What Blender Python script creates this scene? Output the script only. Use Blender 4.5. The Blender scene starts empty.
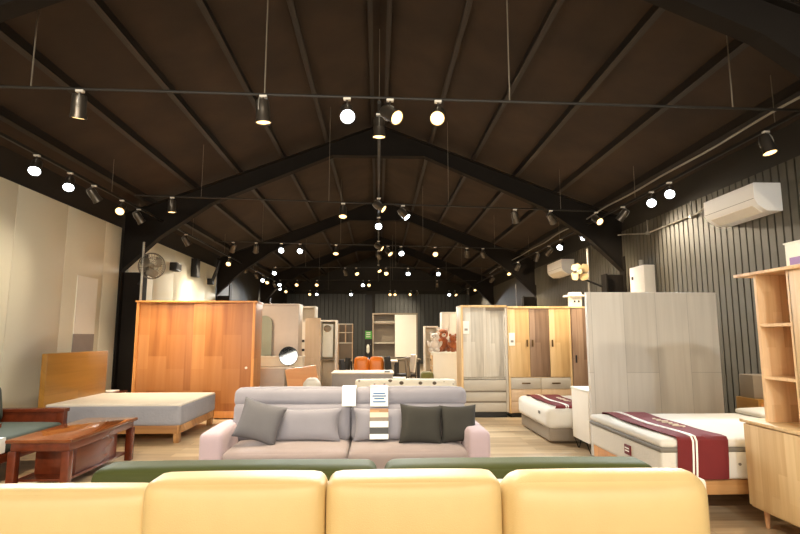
import bpy, bmesh, math, random
from mathutils import Vector, Matrix, Euler
random.seed(7)
S = bpy.context.scene
COL = S.collection
PI = math.pi
# ------------------------------------------------------------------ camera
CAM_H, FPX = 1.5, 530.0
PITCH = math.atan(69/FPX); YAW = math.atan(22/FPX*math.cos(PITCH))
cd = bpy.data.cameras.new('camera'); cam = bpy.data.objects.new('camera', cd); COL.objects.link(cam)
cam.location = (0, 0, CAM_H); cam.rotation_euler = (PI/2+PITCH, 0, -YAW)
cd.sensor_width = 36; cd.lens = FPX/800*36; cd.clip_start = .05; cd.clip_end = 200
S.camera = cam
def ray(px, py):
    F = Vector((math.sin(YAW)*math.cos(PITCH), math.cos(YAW)*math.cos(PITCH), math.sin(PITCH)))
    R = Vector((math.cos(YAW), -math.sin(YAW), 0)); U = R.cross(F)
    return F + R*((px-400)/FPX) - U*((py-267)/FPX)
def at(px, py, x=None, y=None, z=None):
    d = ray(px, py)
    t = x/d.x if x is not None else (y/d.y if y is not None else (z-CAM_H)/d.z)
    return Vector((0, 0, CAM_H)) + d*t

# --------------------------------------------------------------- materials
def lin(c):
    return tuple(((v/255)/12.92 if v/255 <= .04045 else ((v/255+.055)/1.055)**2.4) for v in c)+(1,)
def newmat(name):
    m = bpy.data.materials.new(name); m.use_nodes = True
    nt = m.node_tree; b = nt.nodes['Principled BSDF']
    return m, nt, b
def N(nt, t, **k):
    n = nt.nodes.new(t)
    for a, v in k.items(): setattr(n, a, v)
    return n
def mat(name, c, rough=.6, metal=0, var=.06, scale=6, bump=0, bscale=120, spec=.5, stretch=(1,1,1), sheen=0):
    m, nt, b = newmat(name); L = nt.links.new
    tc = N(nt, 'ShaderNodeTexCoord'); mp = N(nt, 'ShaderNodeMapping'); mp.inputs['Scale'].default_value = stretch
    L(tc.outputs['Object'], mp.inputs['Vector'])
    nz = N(nt, 'ShaderNodeTexNoise'); nz.inputs['Scale'].default_value = scale; nz.inputs['Detail'].default_value = 4
    L(mp.outputs[0], nz.inputs['Vector'])
    rp = N(nt, 'ShaderNodeValToRGB'); a = lin(c)
    rp.color_ramp.elements[0].position = .3; rp.color_ramp.elements[1].position = .7
    rp.color_ramp.elements[0].color = tuple(v*(1-var) for v in a[:3])+(1,)
    rp.color_ramp.elements[1].color = tuple(min(1, v*(1+var)) for v in a[:3])+(1,)
    L(nz.outputs['Fac'], rp.inputs[0]); L(rp.outputs[0], b.inputs['Base Color'])
    b.inputs['Roughness'].default_value = rough; b.inputs['Metallic'].default_value = metal
    b.inputs['Specular IOR Level'].default_value = spec
    if sheen: b.inputs['Sheen Weight'].default_value = sheen
    if bump:
        n2 = N(nt, 'ShaderNodeTexNoise'); n2.inputs['Scale'].default_value = bscale; n2.inputs['Detail'].default_value = 3
        L(mp.outputs[0], n2.inputs['Vector'])
        bp = N(nt, 'ShaderNodeBump'); bp.inputs['Strength'].default_value = bump; bp.inputs['Distance'].default_value = .01
        L(n2.outputs['Fac'], bp.inputs['Height']); L(bp.outputs[0], b.inputs['Normal'])
    return m
def wood(name, cols, rough=.45, plank=(.14, 1.1), axis='z', grain=26, contrast=1.0, seam=0, joints=True):
    """plank boards along an axis; every board takes a tone of its own, fine grain runs along it"""
    m, nt, b = newmat(name); L = nt.links.new
    tc = N(nt, 'ShaderNodeTexCoord'); sp = N(nt, 'ShaderNodeSeparateXYZ'); L(tc.outputs['Object'], sp.inputs[0])
    cb = N(nt, 'ShaderNodeCombineXYZ')
    add = N(nt, 'ShaderNodeMath', operation='ADD')
    if axis == 'z': L(sp.outputs['Z'], cb.inputs[0]); L(sp.outputs['X'], add.inputs[0]); L(sp.outputs['Y'], add.inputs[1])
    elif axis == 'x': L(sp.outputs['X'], cb.inputs[0]); L(sp.outputs['Y'], add.inputs[0]); L(sp.outputs['Z'], add.inputs[1])
    else: L(sp.outputs['Y'], cb.inputs[0]); L(sp.outputs['X'], add.inputs[0]); L(sp.outputs['Z'], add.inputs[1])
    L(add.outputs[0], cb.inputs[1])
    br = N(nt, 'ShaderNodeTexBrick'); L(cb.outputs[0], br.inputs['Vector'])
    br.inputs['Color1'].default_value = (0, 0, 0, 1); br.inputs['Color2'].default_value = (1, 1, 1, 1)
    br.inputs['Mortar'].default_value = (.5, .5, .5, 1)
    br.inputs['Scale'].default_value = 1; br.inputs['Brick Width'].default_value = plank[1]; br.inputs['Row Height'].default_value = plank[0]
    br.inputs['Mortar Size'].default_value = .0015 if seam else 0.0; br.offset = .37
    mp = N(nt, 'ShaderNodeMapping'); mp.inputs['Scale'].default_value = (.06, 1, 1); L(cb.outputs[0], mp.inputs['Vector'])
    nz = N(nt, 'ShaderNodeTexNoise'); nz.inputs['Scale'].default_value = grain; nz.inputs['Detail'].default_value = 6; nz.inputs['Distortion'].default_value = .6
    L(mp.outputs[0], nz.inputs['Vector'])
    mx = N(nt, 'ShaderNodeMath', operation='MULTIPLY_ADD'); L(br.outputs['Color'], mx.inputs[0]); mx.inputs[1].default_value = .5
    L(nz.outputs['Fac'], mx.inputs[2])
    sb = N(nt, 'ShaderNodeMath', operation='SUBTRACT'); L(mx.outputs[0], sb.inputs[0]); sb.inputs[1].default_value = .25
    rp = N(nt, 'ShaderNodeValToRGB'); els = rp.color_ramp.elements
    while len(els) < len(cols): els.new(.5)
    w = .28/contrast
    for i, c in enumerate(cols):
        els[i].position = max(0, min(1, .5-w+2*w*i/(len(cols)-1))); els[i].color = lin(c)
    L(sb.outputs[0], rp.inputs[0])
    if seam:
        mm = N(nt, 'ShaderNodeMix', data_type='RGBA'); L(br.outputs['Fac'], mm.inputs[0]); L(rp.outputs[0], mm.inputs[6])
        mm.inputs[7].default_value = tuple(v*.45 for v in lin(cols[0])[:3])+(1,); L(mm.outputs[2], b.inputs['Base Color'])
    else: L(rp.outputs[0], b.inputs['Base Color'])
    b.inputs['Roughness'].default_value = rough
    return m
def emit(name, c, s):
    m, nt, b = newmat(name)
    b.inputs['Base Color'].default_value = c+(1,); b.inputs['Emission Color'].default_value = c+(1,); b.inputs['Emission Strength'].default_value = s
    return m
M = {}
M['yellow'] = mat('yellow_leather', (208, 179, 122), .45, var=.03, bump=.15, bscale=220)
M['cream'] = mat('cream_fabric', (226, 212, 190), .8, bump=.2)
M['olive'] = mat('olive_leather', (70, 74, 38), .6, spec=.12, var=.05, bump=.1, bscale=200)
M['sofag'] = mat('pink_grey_fabric', (148, 145, 152), .9, var=.04, bump=.35, bscale=260, sheen=.2)
M['sofaseat'] = mat('beige_pink_fabric', (158, 143, 139), .9, var=.04, bump=.35, bscale=260, sheen=.2)
M['sofaarm'] = mat('pale_pink_fabric', (194, 173, 179), .9, var=.03, bump=.35, bscale=260, sheen=.2)
M['pillg'] = mat('grey_pillow', (112, 110, 112), .95, var=.06, bump=.4, bscale=300)
M['pilld'] = mat('charcoal_pillow', (62, 60, 54), .95, var=.08, bump=.4, bscale=300)
M['white'] = mat('white_fabric', (220, 214, 202), .85, var=.02, bump=.3, bscale=40)
M['matside'] = mat('grey_mattress_side', (152, 154, 164), .85, var=.05, bump=.4, bscale=30)
M['tape'] = mat('grey_tape', (118, 112, 102), .7)
M['burg'] = mat('burgundy_cloth', (112, 28, 30), .8, var=.08, bump=.3, bscale=200)
M['whitepaint'] = mat('white_paint', (236, 228, 214), .5, var=.02)
M['paper'] = mat('paper', (250, 250, 240), .6, var=.01)
M['blueink'] = mat('blue_ink', (60, 110, 165), .6)
M['pinkpaper'] = mat('pink_paper', (226, 130, 120), .6)
M['ink'] = mat('dark_ink', (40, 36, 36), .6)
M['oak'] = wood('golden_oak', [(146, 86, 42), (172, 110, 58), (182, 122, 70), (194, 136, 84)], .42, (.33, .62), 'z', 7, contrast=.8)
M['oaktrim'] = wood('golden_oak_trim', [(196, 128, 64), (220, 156, 88)], .42, (.3, 3), 'z', 14)
M['oakx'] = wood('oak_rail', [(150, 104, 58), (178, 130, 78), (196, 150, 98)], .45, (.3, 3), 'x', 12)
M['ochre'] = wood('ochre_headboard', [(150, 106, 40), (170, 122, 50), (182, 134, 60)], .35, (.6, 3), 'y', 8)
M['rubber'] = wood('rubberwood', [(206, 160, 112), (226, 186, 138), (238, 202, 156)], .45, (.075, .45), 'z', 20)
M['rubberface'] = wood('rubberwood_face', [(208, 172, 122), (220, 188, 138), (230, 200, 152)], .45, (.09, .5), 'z', 20)
M['lightoak'] = wood('light_oak', [(206, 164, 108), (222, 184, 128), (234, 200, 148)], .45, (.1, 2), 'z', 18)
M['darkoak'] = wood('smoked_oak', [(120, 92, 70), (146, 116, 92), (162, 132, 106)], .45, (.1, 2), 'z', 18)
M['greywood'] = wood('grey_ash', [(176, 166, 150), (194, 184, 168), (206, 198, 184)], .5, (.16, 3), 'z', 22)
M['greydoor'] = wood('pale_grey_ash', [(182, 174, 160), (206, 198, 184), (220, 214, 202)], .5, (.08, 2.4), 'z', 24)
M['greypanel'] = wood('grey_laminate', [(190, 183, 172), (204, 197, 186), (214, 208, 198)], .5, (.42, 40), 'z', 12, contrast=.8, seam=1)
M['drawergrey'] = mat('grey_drawer_laminate', (188, 180, 166), .5, var=.04, scale=12, stretch=(.1, 1, 1))
M['pinkbeige'] = mat('pink_beige_laminate', (190, 176, 164), .5, var=.03)
M['beige'] = wood('beige_laminate', [(206, 176, 142), (220, 192, 160)], .5, (.3, 3), 'z', 16)
M['sage'] = mat('sage_mirror_glass', (150, 160, 148), .12, var=.02)
M['redwood'] = mat('red_brown_wood', (98, 42, 20), .25, var=.25, scale=9, stretch=(1, .15, 1))
M['redwoody'] = wood('red_brown_wood_long', [(96, 48, 20), (118, 64, 30), (136, 78, 38)], .08, (.3, 3), 'y', 8)
M['armgreen'] = mat('dark_green_cloth', (62, 70, 60), .85, bump=.3, bscale=200)
M['orange'] = mat('orange_leather', (224, 122, 32), .4, var=.06)
M['orangewood'] = wood('orange_wood', [(200, 142, 96), (214, 164, 118)], .4, (.3, 2), 'x', 14)
M['taupe'] = mat('taupe_laminate', (140, 126, 108), .55, var=.04)
M['black'] = mat('black_metal', (22, 20, 18), .45, var=.1)
M['charcoal'] = mat('charcoal_seat', (48, 44, 40), .8)
M['brass'] = mat('dark_brass', (104, 78, 44), .35, metal=.8)
M['steel'] = mat('galvanised_steel', (160, 156, 146), .45, metal=.35)
M['can'] = mat('dark_lamp_housing', (96, 88, 78), .3, metal=.7)
M['rail'] = mat('dark_rail', (34, 30, 24), .5, metal=.2)
M['rod'] = mat('grey_wire', (132, 122, 106), .45, metal=.3)
M['truss'] = mat('dark_brown_steel', (30, 25, 20), .75, var=.12, scale=2, spec=.15)
M['purlin'] = mat('brown_purlin', (38, 31, 25), .6, var=.15, scale=2)
M['deck'] = mat('brown_foam_deck', (52, 39, 28), .9, var=.3, scale=1.4, bump=.5, bscale=3)
M['darkwall'] = mat('dark_painted_wall', (44, 40, 34), .75, var=.1, scale=1)
M['slat'] = mat('grey_green_slat', (84, 79, 67), .55, var=.08, scale=3, stretch=(1, 1, .3))
M['slatback'] = mat('slat_gap_black', (24, 22, 20), .8)
M['bluegrey'] = mat('blue_grey_panel', (74, 76, 74), .5, var=.08, scale=2)
M['whitewall'] = mat('cream_white_wall', (232, 229, 208), .7, var=.02, scale=.7)
M['ac'] = mat('air_conditioner_plastic', (250, 248, 244), .4, var=.01)
M['acgrey'] = mat('plain_grey', (150, 144, 140), .5)  # plain grey for panel gaps, banner foot, tag print and the grey cabinet
M['bladey'] = mat('cream_fan_blade', (168, 146, 108), .5)
M['cage'] = mat('fan_cage_wire', (96, 91, 80), .5, metal=.3)
M['green'] = mat('green_sign', (96, 190, 84), .5)
M['brownplush'] = mat('brown_plush', (176, 100, 56), 1, bump=.8, bscale=90, sheen=.4)
M['whiteplush'] = mat('white_plush', (232, 220, 208), 1, bump=.8, bscale=90, sheen=.4)
M['floor'] = wood('oak_plank_floor', [(158, 134, 104), (186, 162, 128), (204, 182, 148)], .38, (.18, 1.3), 'x', 14, seam=1)
M['olivec'] = mat('olive_cushion', (120, 116, 60), .8)
M['purple'] = mat('purple_print', (170, 140, 196), .6)
M['redprint'] = mat('dark_red_print', (110, 30, 34), .6)
# mirror
m, nt, b = newmat('mirror_glass'); b.inputs['Metallic'].default_value = 1; b.inputs['Roughness'].default_value = .04
nz = N(nt, 'ShaderNodeTexNoise'); rp = N(nt, 'ShaderNodeValToRGB'); rp.color_ramp.elements[0].color = (.8, .8, .78, 1); rp.color_ramp.elements[1].color = (.86, .86, .84, 1)
nt.links.new(nz.outputs['Fac'], rp.inputs[0]); nt.links.new(rp.outputs[0], b.inputs['Base Color']); M['mirror'] = m
# leaf print fabric
m, nt, b = newmat('leaf_print_fabric'); L = nt.links.new
tc = N(nt, 'ShaderNodeTexCoord'); mp = N(nt, 'ShaderNodeMapping'); mp.inputs['Scale'].default_value = (7.5, 7.5, 9); L(tc.outputs['Object'], mp.inputs[0])
vo = N(nt, 'ShaderNodeTexVoronoi'); vo.inputs['Randomness'].default_value = .75; vo.inputs['Scale'].default_value = 1; L(mp.outputs[0], vo.inputs['Vector'])
rp = N(nt, 'ShaderNodeValToRGB'); e = rp.color_ramp.elements; e[0].position = .24; e[0].color = lin((92, 78, 62)); e[1].position = .3; e[1].color = lin((232, 224, 206))
L(vo.outputs['Distance'], rp.inputs[0]); L(rp.outputs[0], b.inputs['Base Color']); b.inputs['Roughness'].default_value = .85; M['leaf'] = m

# ---------------------------------------------------------- mesh building
def rotm(rot): return Euler(rot).to_matrix()
class MB:
    def __init__(s): s.bm = bmesh.new()
    def _add(s, b2):
        me = bpy.data.meshes.new('t'); b2.to_mesh(me); b2.free(); s.bm.from_mesh(me); bpy.data.meshes.remove(me); return s
    def box(s, x0, x1, y0, y1, z0, z1, bev=0.0, rot=None, seg=2):
        b2 = bmesh.new(); bmesh.ops.create_cube(b2, size=1)
        c = Vector(((x0+x1)/2, (y0+y1)/2, (z0+z1)/2)); d = (abs(x1-x0), abs(y1-y0), abs(z1-z0))
        for v in b2.verts: v.co = Vector((v.co.x*d[0], v.co.y*d[1], v.co.z*d[2]))
        bv = min(bev, min(d)*.45)
        if bv > 0: bmesh.ops.bevel(b2, geom=list(b2.edges), offset=bv, segments=seg, affect='EDGES', profile=.6)
        R = rotm(rot) if rot else None
        for v in b2.verts: v.co = (R @ v.co if R else v.co) + c
        return s._add(b2)
    def cyl(s, p0, p1, r0, r1=None, seg=16, cap=True):
        r1 = r0 if r1 is None else r1
        p0 = Vector(p0); p1 = Vector(p1); d = p1-p0; q = d.to_track_quat('Z', 'Y').to_matrix()
        b2 = bmesh.new(); A = []; B = []
        for i in range(seg):
            a = 2*PI*i/seg; o = Vector((math.cos(a), math.sin(a), 0))
            A.append(b2.verts.new(p0+q@(o*r0))); B.append(b2.verts.new(p1+q@(o*r1)))
        for i in range(seg):
            j = (i+1) % seg; b2.faces.new((A[i], A[j], B[j], B[i]))
        if cap: b2.faces.new(A[::-1]); b2.faces.new(B)
        return s._add(b2)
    def tube(s, pts, r, seg=8):
        P = [Vector(p) for p in pts]; b2 = bmesh.new(); rings = []
        for i, p in enumerate(P):
            t = (P[min(i+1, len(P)-1)]-P[max(i-1, 0)]).normalized(); q = t.to_track_quat('Z', 'Y').to_matrix()
            rings.append([b2.verts.new(p+q@Vector((math.cos(2*PI*k/seg)*r, math.sin(2*PI*k/seg)*r, 0))) for k in range(seg)])
        for a, b in zip(rings, rings[1:]):
            for k in range(seg):
                j = (k+1) % seg; b2.faces.new((a[k], a[j], b[j], b[k]))
        b2.faces.new(rings[0][::-1]); b2.faces.new(rings[-1])
        return s._add(b2)
    def lathe(s, c, prof, seg=24, rot=None):
        b2 = bmesh.new(); rings = []; R = rotm(rot) if rot else Matrix.Identity(3); c = Vector(c)
        for r, z in prof:
            rings.append([b2.verts.new(c+R@Vector((math.cos(2*PI*k/seg)*r, math.sin(2*PI*k/seg)*r, z))) for k in range(seg)])
        for a, b in zip(rings, rings[1:]):
            for k in range(seg):
                j = (k+1) % seg; b2.faces.new((a[k], a[j], b[j], b[k]))
        b2.faces.new(rings[0][::-1]); b2.faces.new(rings[-1])
        return s._add(b2)
    def ball(s, c, rx, ry, rz, rot=None, u=18, v=12):
        b2 = bmesh.new(); bmesh.ops.create_uvsphere(b2, u_segments=u, v_segments=v, radius=1)
        R = rotm(rot) if rot else Matrix.Identity(3)
        for w in b2.verts: w.co = R @ Vector((w.co.x*rx, w.co.y*ry, w.co.z*rz)) + Vector(c)
        return s._add(b2)
    def cushion(s, x0, x1, y0, y1, z0, z1, r=.05, bulge=(0, 0, 0), rot=None, n=12, sag=0):
        c = Vector(((x0+x1)/2, (y0+y1)/2, (z0+z1)/2)); h = Vector((abs(x1-x0)/2, abs(y1-y0)/2, abs(z1-z0)/2)); r = min(r, min(h)*.98)
        b2 = bmesh.new(); bmesh.ops.create_cube(b2, size=2)
        bmesh.ops.subdivide_edges(b2, edges=list(b2.edges), cuts=n-1, use_grid_fill=True)
        R = rotm(rot) if rot else Matrix.Identity(3)
        for v in b2.verts:
            p = v.co; w = Vector([math.sin(PI/2*t) for t in p])
            q = Vector([w[i]*h[i] for i in range(3)])
            inn = Vector([max(-(h[i]-r), min(h[i]-r, q[i])) for i in range(3)]); d = q-inn
            if d.length > 1e-6: q = inn + d.normalized()*r
            f = [1-abs(t)**2.5 for t in w]
            q.x += bulge[0]*w.x*f[1]*f[2]; q.y += bulge[1]*w.y*f[0]*f[2]; q.z += bulge[2]*w.z*f[0]*f[1]
            v.co = R @ q + c
        return s._add(b2)
    def pillow(s, c, w, h, t, rot, n=16):
        b2 = bmesh.new(); R = rotm(rot); c = Vector(c); G = []
        for side in (-1, 1):
            g = []
            for i in range(n+1):
                row = []
                for j in range(n+1):
                    u = -1+2*i/n; v = -1+2*j/n
                    k = (max(0, 1-u**4)*max(0, 1-v**4))**.55
                    pin = 1-.10*(1-abs(v)**2)*abs(u)**3; pin2 = 1-.10*(1-abs(u)**2)*abs(v)**3
                    row.append(b2.verts.new(c+R@Vector((u*w/2*pin, side*(t/2*k+.004), v*h/2*pin2))))
                g.append(row)
            for i in range(n):
                for j in range(n):
                    f = (g[i][j], g[i+1][j], g[i+1][j+1], g[i][j+1]); b2.faces.new(f if side < 0 else f[::-1])
            G.append(g)
        a, b = G
        ring = lambda g: [g[i][0] for i in range(n)]+[g[n][j] for j in range(n)]+[g[i][n] for i in range(n, 0, -1)]+[g[0][j] for j in range(n, 0, -1)]
        ra, rb = ring(a), ring(b)
        for i in range(len(ra)):
            j = (i+1) % len(ra); b2.faces.new((ra[j], ra[i], rb[i], rb[j]))
        return s._add(b2)
    def build(s, name, m, parent=None, smooth=True, structure=False):
        bm = s.bm; bmesh.ops.recalc_face_normals(bm, faces=list(bm.faces))
        mn = Vector([min(v.co[i] for v in bm.verts) for i in range(3)]); mx = Vector([max(v.co[i] for v in bm.verts) for i in range(3)])
        o0 = (mn+mx)/2
        if parent is None and not structure: o0.z = mn.z
        for v in bm.verts: v.co -= o0
        me = bpy.data.meshes.new(name); bm.to_mesh(me); bm.free()
        me.materials.append(m)
        if smooth:
            for p in me.polygons: p.use_smooth = True
            me.set_sharp_from_angle(angle=math.radians(38))
        ob = bpy.data.objects.new(name, me); COL.objects.link(ob)
        if parent:
            pw = WP[parent.name]; ob.parent = parent; ob.location = o0-pw
        else: ob.location = o0
        WP[ob.name] = o0
        if structure: ob['kind'] = 'structure'
        return ob
WP = {}
def thing(name, label, cat, loc, group=None, kind=None):
    o = bpy.data.objects.new(name, None); COL.objects.link(o); o.location = loc; o.empty_display_size = .1
    WP[o.name] = Vector(loc); return tag(o, label, cat, group)
def tag(o, label, cat, group=None):
    o['label'] = label; o['category'] = cat
    if group: o['group'] = group
    return o
def B(*a, **k): return MB().box(*a, **k)

# ================================================================ SETTING
XW, YB, YF = 5.1, 29.3, -3.5
def roofz(x): return 6.05-.383*abs(x)
B(-XW-.1, XW+.1, YF, YB+.2, -.1, 0).build('floor', M['floor'], structure=True)
# roof deck, two pitches of one ceiling
mb = MB(); b2 = bmesh.new()
T = .12
prof = [(-XW-.3, roofz(XW+.3)), (0, roofz(0)), (XW+.3, roofz(XW+.3)), (XW+.3, roofz(XW+.3)+T), (0, roofz(0)+T), (-XW-.3, roofz(XW+.3)+T)]
def extr(b2, prof, y0, y1):
    A = [b2.verts.new((x, y0, z)) for x, z in prof]; Bv = [b2.verts.new((x, y1, z)) for x, z in prof]; n = len(prof)
    for i in range(n): j = (i+1) % n; b2.faces.new((A[i], A[j], Bv[j], Bv[i]))
    b2.faces.new(A[::-1]); b2.faces.new(Bv)
extr(b2, prof, YF, YB+.2); mb._add(b2); mb.build('ceiling', M['deck'], structure=True, smooth=False)
# trusses (steel portal frames with columns)
TY = [-1.9, 4.35, 10.7, 16.9, 23.1]
def under(x): return min(5.21, 5.62-.43*abs(x))
ti = 1
for ty in TY:
    mb = MB(); xs = [-XW, -4.4, -3.4, -2.2, -.95, 0, .95, 2.2, 3.4, 4.4, XW]
    def zu(x): return under(x)-(max(0, abs(x)-3.9)*.55)
    for fl in (0, 1, 2):   # web, bottom flange, top flange
        b2 = bmesh.new()
        if fl == 0: prof = [(x, zu(x)+.01) for x in xs]+[(x, roofz(x)-.16) for x in xs[::-1]]; w = .012
        elif fl == 1: prof = [(x, zu(x)) for x in xs]+[(x, zu(x)+.02) for x in xs[::-1]]; w = .09
        else: prof = [(x, roofz(x)-.18) for x in xs]+[(x, roofz(x)-.16) for x in xs[::-1]]; w = .09
        extr(b2, prof, ty-w, ty+w); mb._add(b2)
    mb.build('trim_%d' % ti, M['truss'], structure=True, smooth=False); ti += 1
    for sx in (-1, 1):
        mb = MB()
        x0, x1 = sorted((sx*(XW-.02), sx*(XW-.45)))
        mb.box(x0, x0+.03, ty-.12, ty+.12, 0, zu(XW)-.002).box(x1-.03, x1, ty-.12, ty+.12, 0, zu(4.7)+.05-.08).box(x0, x1, ty-.012, ty+.012, 0, zu(XW)-.01)
        mb.build('trim_%d' % ti, M['truss'], structure=True, smooth=False); ti += 1
# purlins, one trim each row
for r in (.13, 1.08, 1.98, 2.87, 3.75, 4.6):
    for sx in (-1, 1):
        x = sx*r; z = roofz(x)-.155; mb = MB(); a = -sx*math.atan(.383)
        mb.box(x-.005, x+.005, YF, YB, z, z+.15)
        mb.box(x-.035, x+.035, YF, YB, z, z+.012, rot=(0, -a if False else sx*math.atan(.383), 0))
        mb.build('trim_%d' % ti, M['purlin'], structure=True, smooth=False); ti += 1
# walls
B(-XW-.25, -XW-.05, YF, YB+.2, 0, roofz(XW)+.05).build('wall_left', M['darkwall'], structure=True, smooth=False)
mb = MB()
y = YF
while y < 10.5:
    mb.box(-XW-.05, -XW+.03, y+.004, min(y+1.22, 10.52)-.004, .0, 3.62, bev=.004); y += 1.22
y = 10.9
while y < 16.7:
    mb.box(-XW-.05, -XW+.03, y+.003, min(y+1.2, 16.72)-.003, .0, 3.62, bev=.003); y += 1.2
mb.build('wall_left', M['whitewall'], structure=True)
mb = MB().box(XW+.03, XW+.25, YF, YB+.2, 0, roofz(XW)+.05).build('wall_right', M['slatback'], structure=True, smooth=False)
mb = MB(); y = YF+.05
while y < YB-.1:
    mb.box(XW-.03, XW+.03, y, y+.108, .0, 3.66); y += .134
mb.build('wall_right', M['slat'], structure=True, smooth=False)
B(XW-.02, XW+.03, YF, YB, 3.66, 4.1).build('wall_right', M['darkwall'], structure=True, smooth=False)
b2 = bmesh.new(); prof = [(-XW-.2, 0), (XW+.2, 0), (XW+.2, roofz(XW+.2)), (0, roofz(0)), (-XW-.2, roofz(XW+.2))]
extr(b2, prof, YB+.03, YB+.2); mb = MB(); mb._add(b2); mb.build('wall_back', M['darkwall'], structure=True, smooth=False)
mb = MB(); x = -XW+.1
while x < XW-.2:
    if not (-.75 < x < -.3): mb.box(x, x+.2, YB-.03, YB+.03, 0, 3.8)
    x += .23
mb.build('wall_back', M['bluegrey'], structure=True, smooth=False)
d = B(-.72, -.34, YB-.05, YB+.03, 0, 3.75).build('door_1', M['black'], structure=True, smooth=False)
MB().cyl((-.4, YB-.1, 1.05), (-.4, YB-.05, 1.05), .02).build('door_handle', M['steel'], d)
B(-XW+.03, -XW+.045, YF, 10.45, 0, .09).build('baseboard_left', M['whitepaint'], structure=True, smooth=False)
# blank pale banner on the left wall
p0 = at(78, 275, x=-XW+.04); p1 = at(94, 334, x=-XW+.04); pz = at(94, 352, x=-XW+.04).z
t = thing('wall_banner', 'tall narrow cream banner with a grey foot fixed on the left white wall', 'banner', (-XW+.04, (p0.y+p1.y)/2, pz))
B(-XW+.031, -XW+.042, p0.y, p1.y, p1.z, p0.z).build('banner_sheet', M['paper'], t, smooth=False)
B(-XW+.031, -XW+.042, p0.y, p1.y, pz, p1.z).build('banner_foot', M['acgrey'], t, smooth=False)

# ================================================================ LIGHTING TRACKS
def xrail(label, y0, y1, z, x0, x1, rods, sag=0):
    t = thing('track_rail', label, 'lighting track', (0, (y0+y1)/2, z), 'black lighting tracks under the roof')
    MB().cyl((x0, y0, z), (x1, y1, z), .014, seg=8).build('bar', M['rail'], t)
    for rx in rods:
        ry = y0+(y1-y0)*(rx-x0)/(x1-x0); MB().cyl((rx, ry, z), (rx, ry, roofz(rx)-.003), .007 if y0 < 6 else .004, seg=6).build('suspension_rod', M['rod'], t)
    return (x0, y0, x1, y1, z)
def yrail(label, x, z, y0, y1, rods):
    t = thing('track_rail', label, 'lighting track', (x, (y0+y1)/2, z), 'black lighting tracks under the roof')
    B(x-.018, x+.018, y0, y1, z-.015, z+.02).build('bar', M['rail'], t)
    for ry in rods: MB().cyl((x, ry, z), (x, ry, roofz(x)-.003), .005, seg=6).build('suspension_rod', M['rod'], t)
    return (x, y0, x, y1, z)
R = {}
R['front'] = xrail('black lighting track crossing nearest the viewer under the roof', 4.8, 5.02, 3.8, -4.3, 4.32, (-3.25, -1.1, 1.29, 3.6))
R['second'] = xrail('black lighting track crossing just in front of the first gable frame seen whole', 9.05, 9.9, 3.9, -4.2, 4.2, (-3.1, -.9, 1.3, 3.5))
R['third'] = xrail('black lighting track crossing the hall between the two middle gable frames', 13.5, 14.4, 3.9, -4.2, 4.2, (-3, -1, 1.2, 3.2))
R['fourth'] = xrail('black lighting track crossing far back in the hall', 18.2, 18.2, 3.85, -4.2, 4.2, (-2.5, 0.6, 2.9))
R['sixth'] = xrail('rearmost black lighting track crossing near the end wall', 26.6, 26.6, 3.78, -4.2, 4.2, (-2.5, 0.6, 2.9))
R['fifth'] = xrail('black lighting track crossing second from the end wall', 22.4, 22.4, 3.85, -4.2, 4.2, (-2.5, 0.6, 2.9))
R['left'] = yrail('long black lighting track running along the cream left wall', -4.35, 3.8, .5, 28.5, (2, 5.9, 8.6, 12.4, 15, 18.5, 22, 26))
R['right'] = yrail('long black lighting track running along the dark slatted wall', 4.35, 3.8, .5, 28.5, (2, 5.4, 8.6, 12.4, 15, 18.5, 22, 26))
R['spine'] = yrail('thin black lighting track running down the middle under the ridge', 0.0, 3.98, 5.4, 24, (7.4, 12, 15.5, 20))
R['rear'] = xrail('added black lighting track crossing out of view behind the viewer', -1.2, -1.2, 3.8, -4.3, 4.3, (-2.2, .1, 2.2))  # added out of view to carry fill lamps for the furniture fronts
# one lamp of each tone
LT = {'cool': ((.88, .95, 1.0), emit('cool_lamp_lens', (.84, .93, 1.0), 9)), 'warm': ((1.0, .83, .60), emit('warm_lamp_lens', (1.0, .64, .25), 2.4))}
M['offlens'] = mat('unlit_lens', (90, 84, 76), .2)
PROTO = {}
ENERGY = 230
def lamp_parts(tone):
    m = {}
    m['adapter'] = MB().box(-.03, .03, -.02, .02, -.03, -.005, bev=.004)
    m['stem'] = MB().cyl((0, 0, -.03), (0, 0, -.11), .008, seg=8)
    return m
LDATA = {}
for k in LT:
    l = bpy.data.lights.new('spot_'+k, 'SPOT'); l.energy = ENERGY*(1.0 if k == 'cool' else .9); l.color = LT[k][0]
    l.spot_size = math.radians(84); l.spot_blend = 1; l.shadow_soft_size = .06; LDATA[k] = l
    l = l.copy(); l.energy = 240; LDATA[k+'_low'] = l  # separate energy for the added lamps behind the viewer
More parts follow.
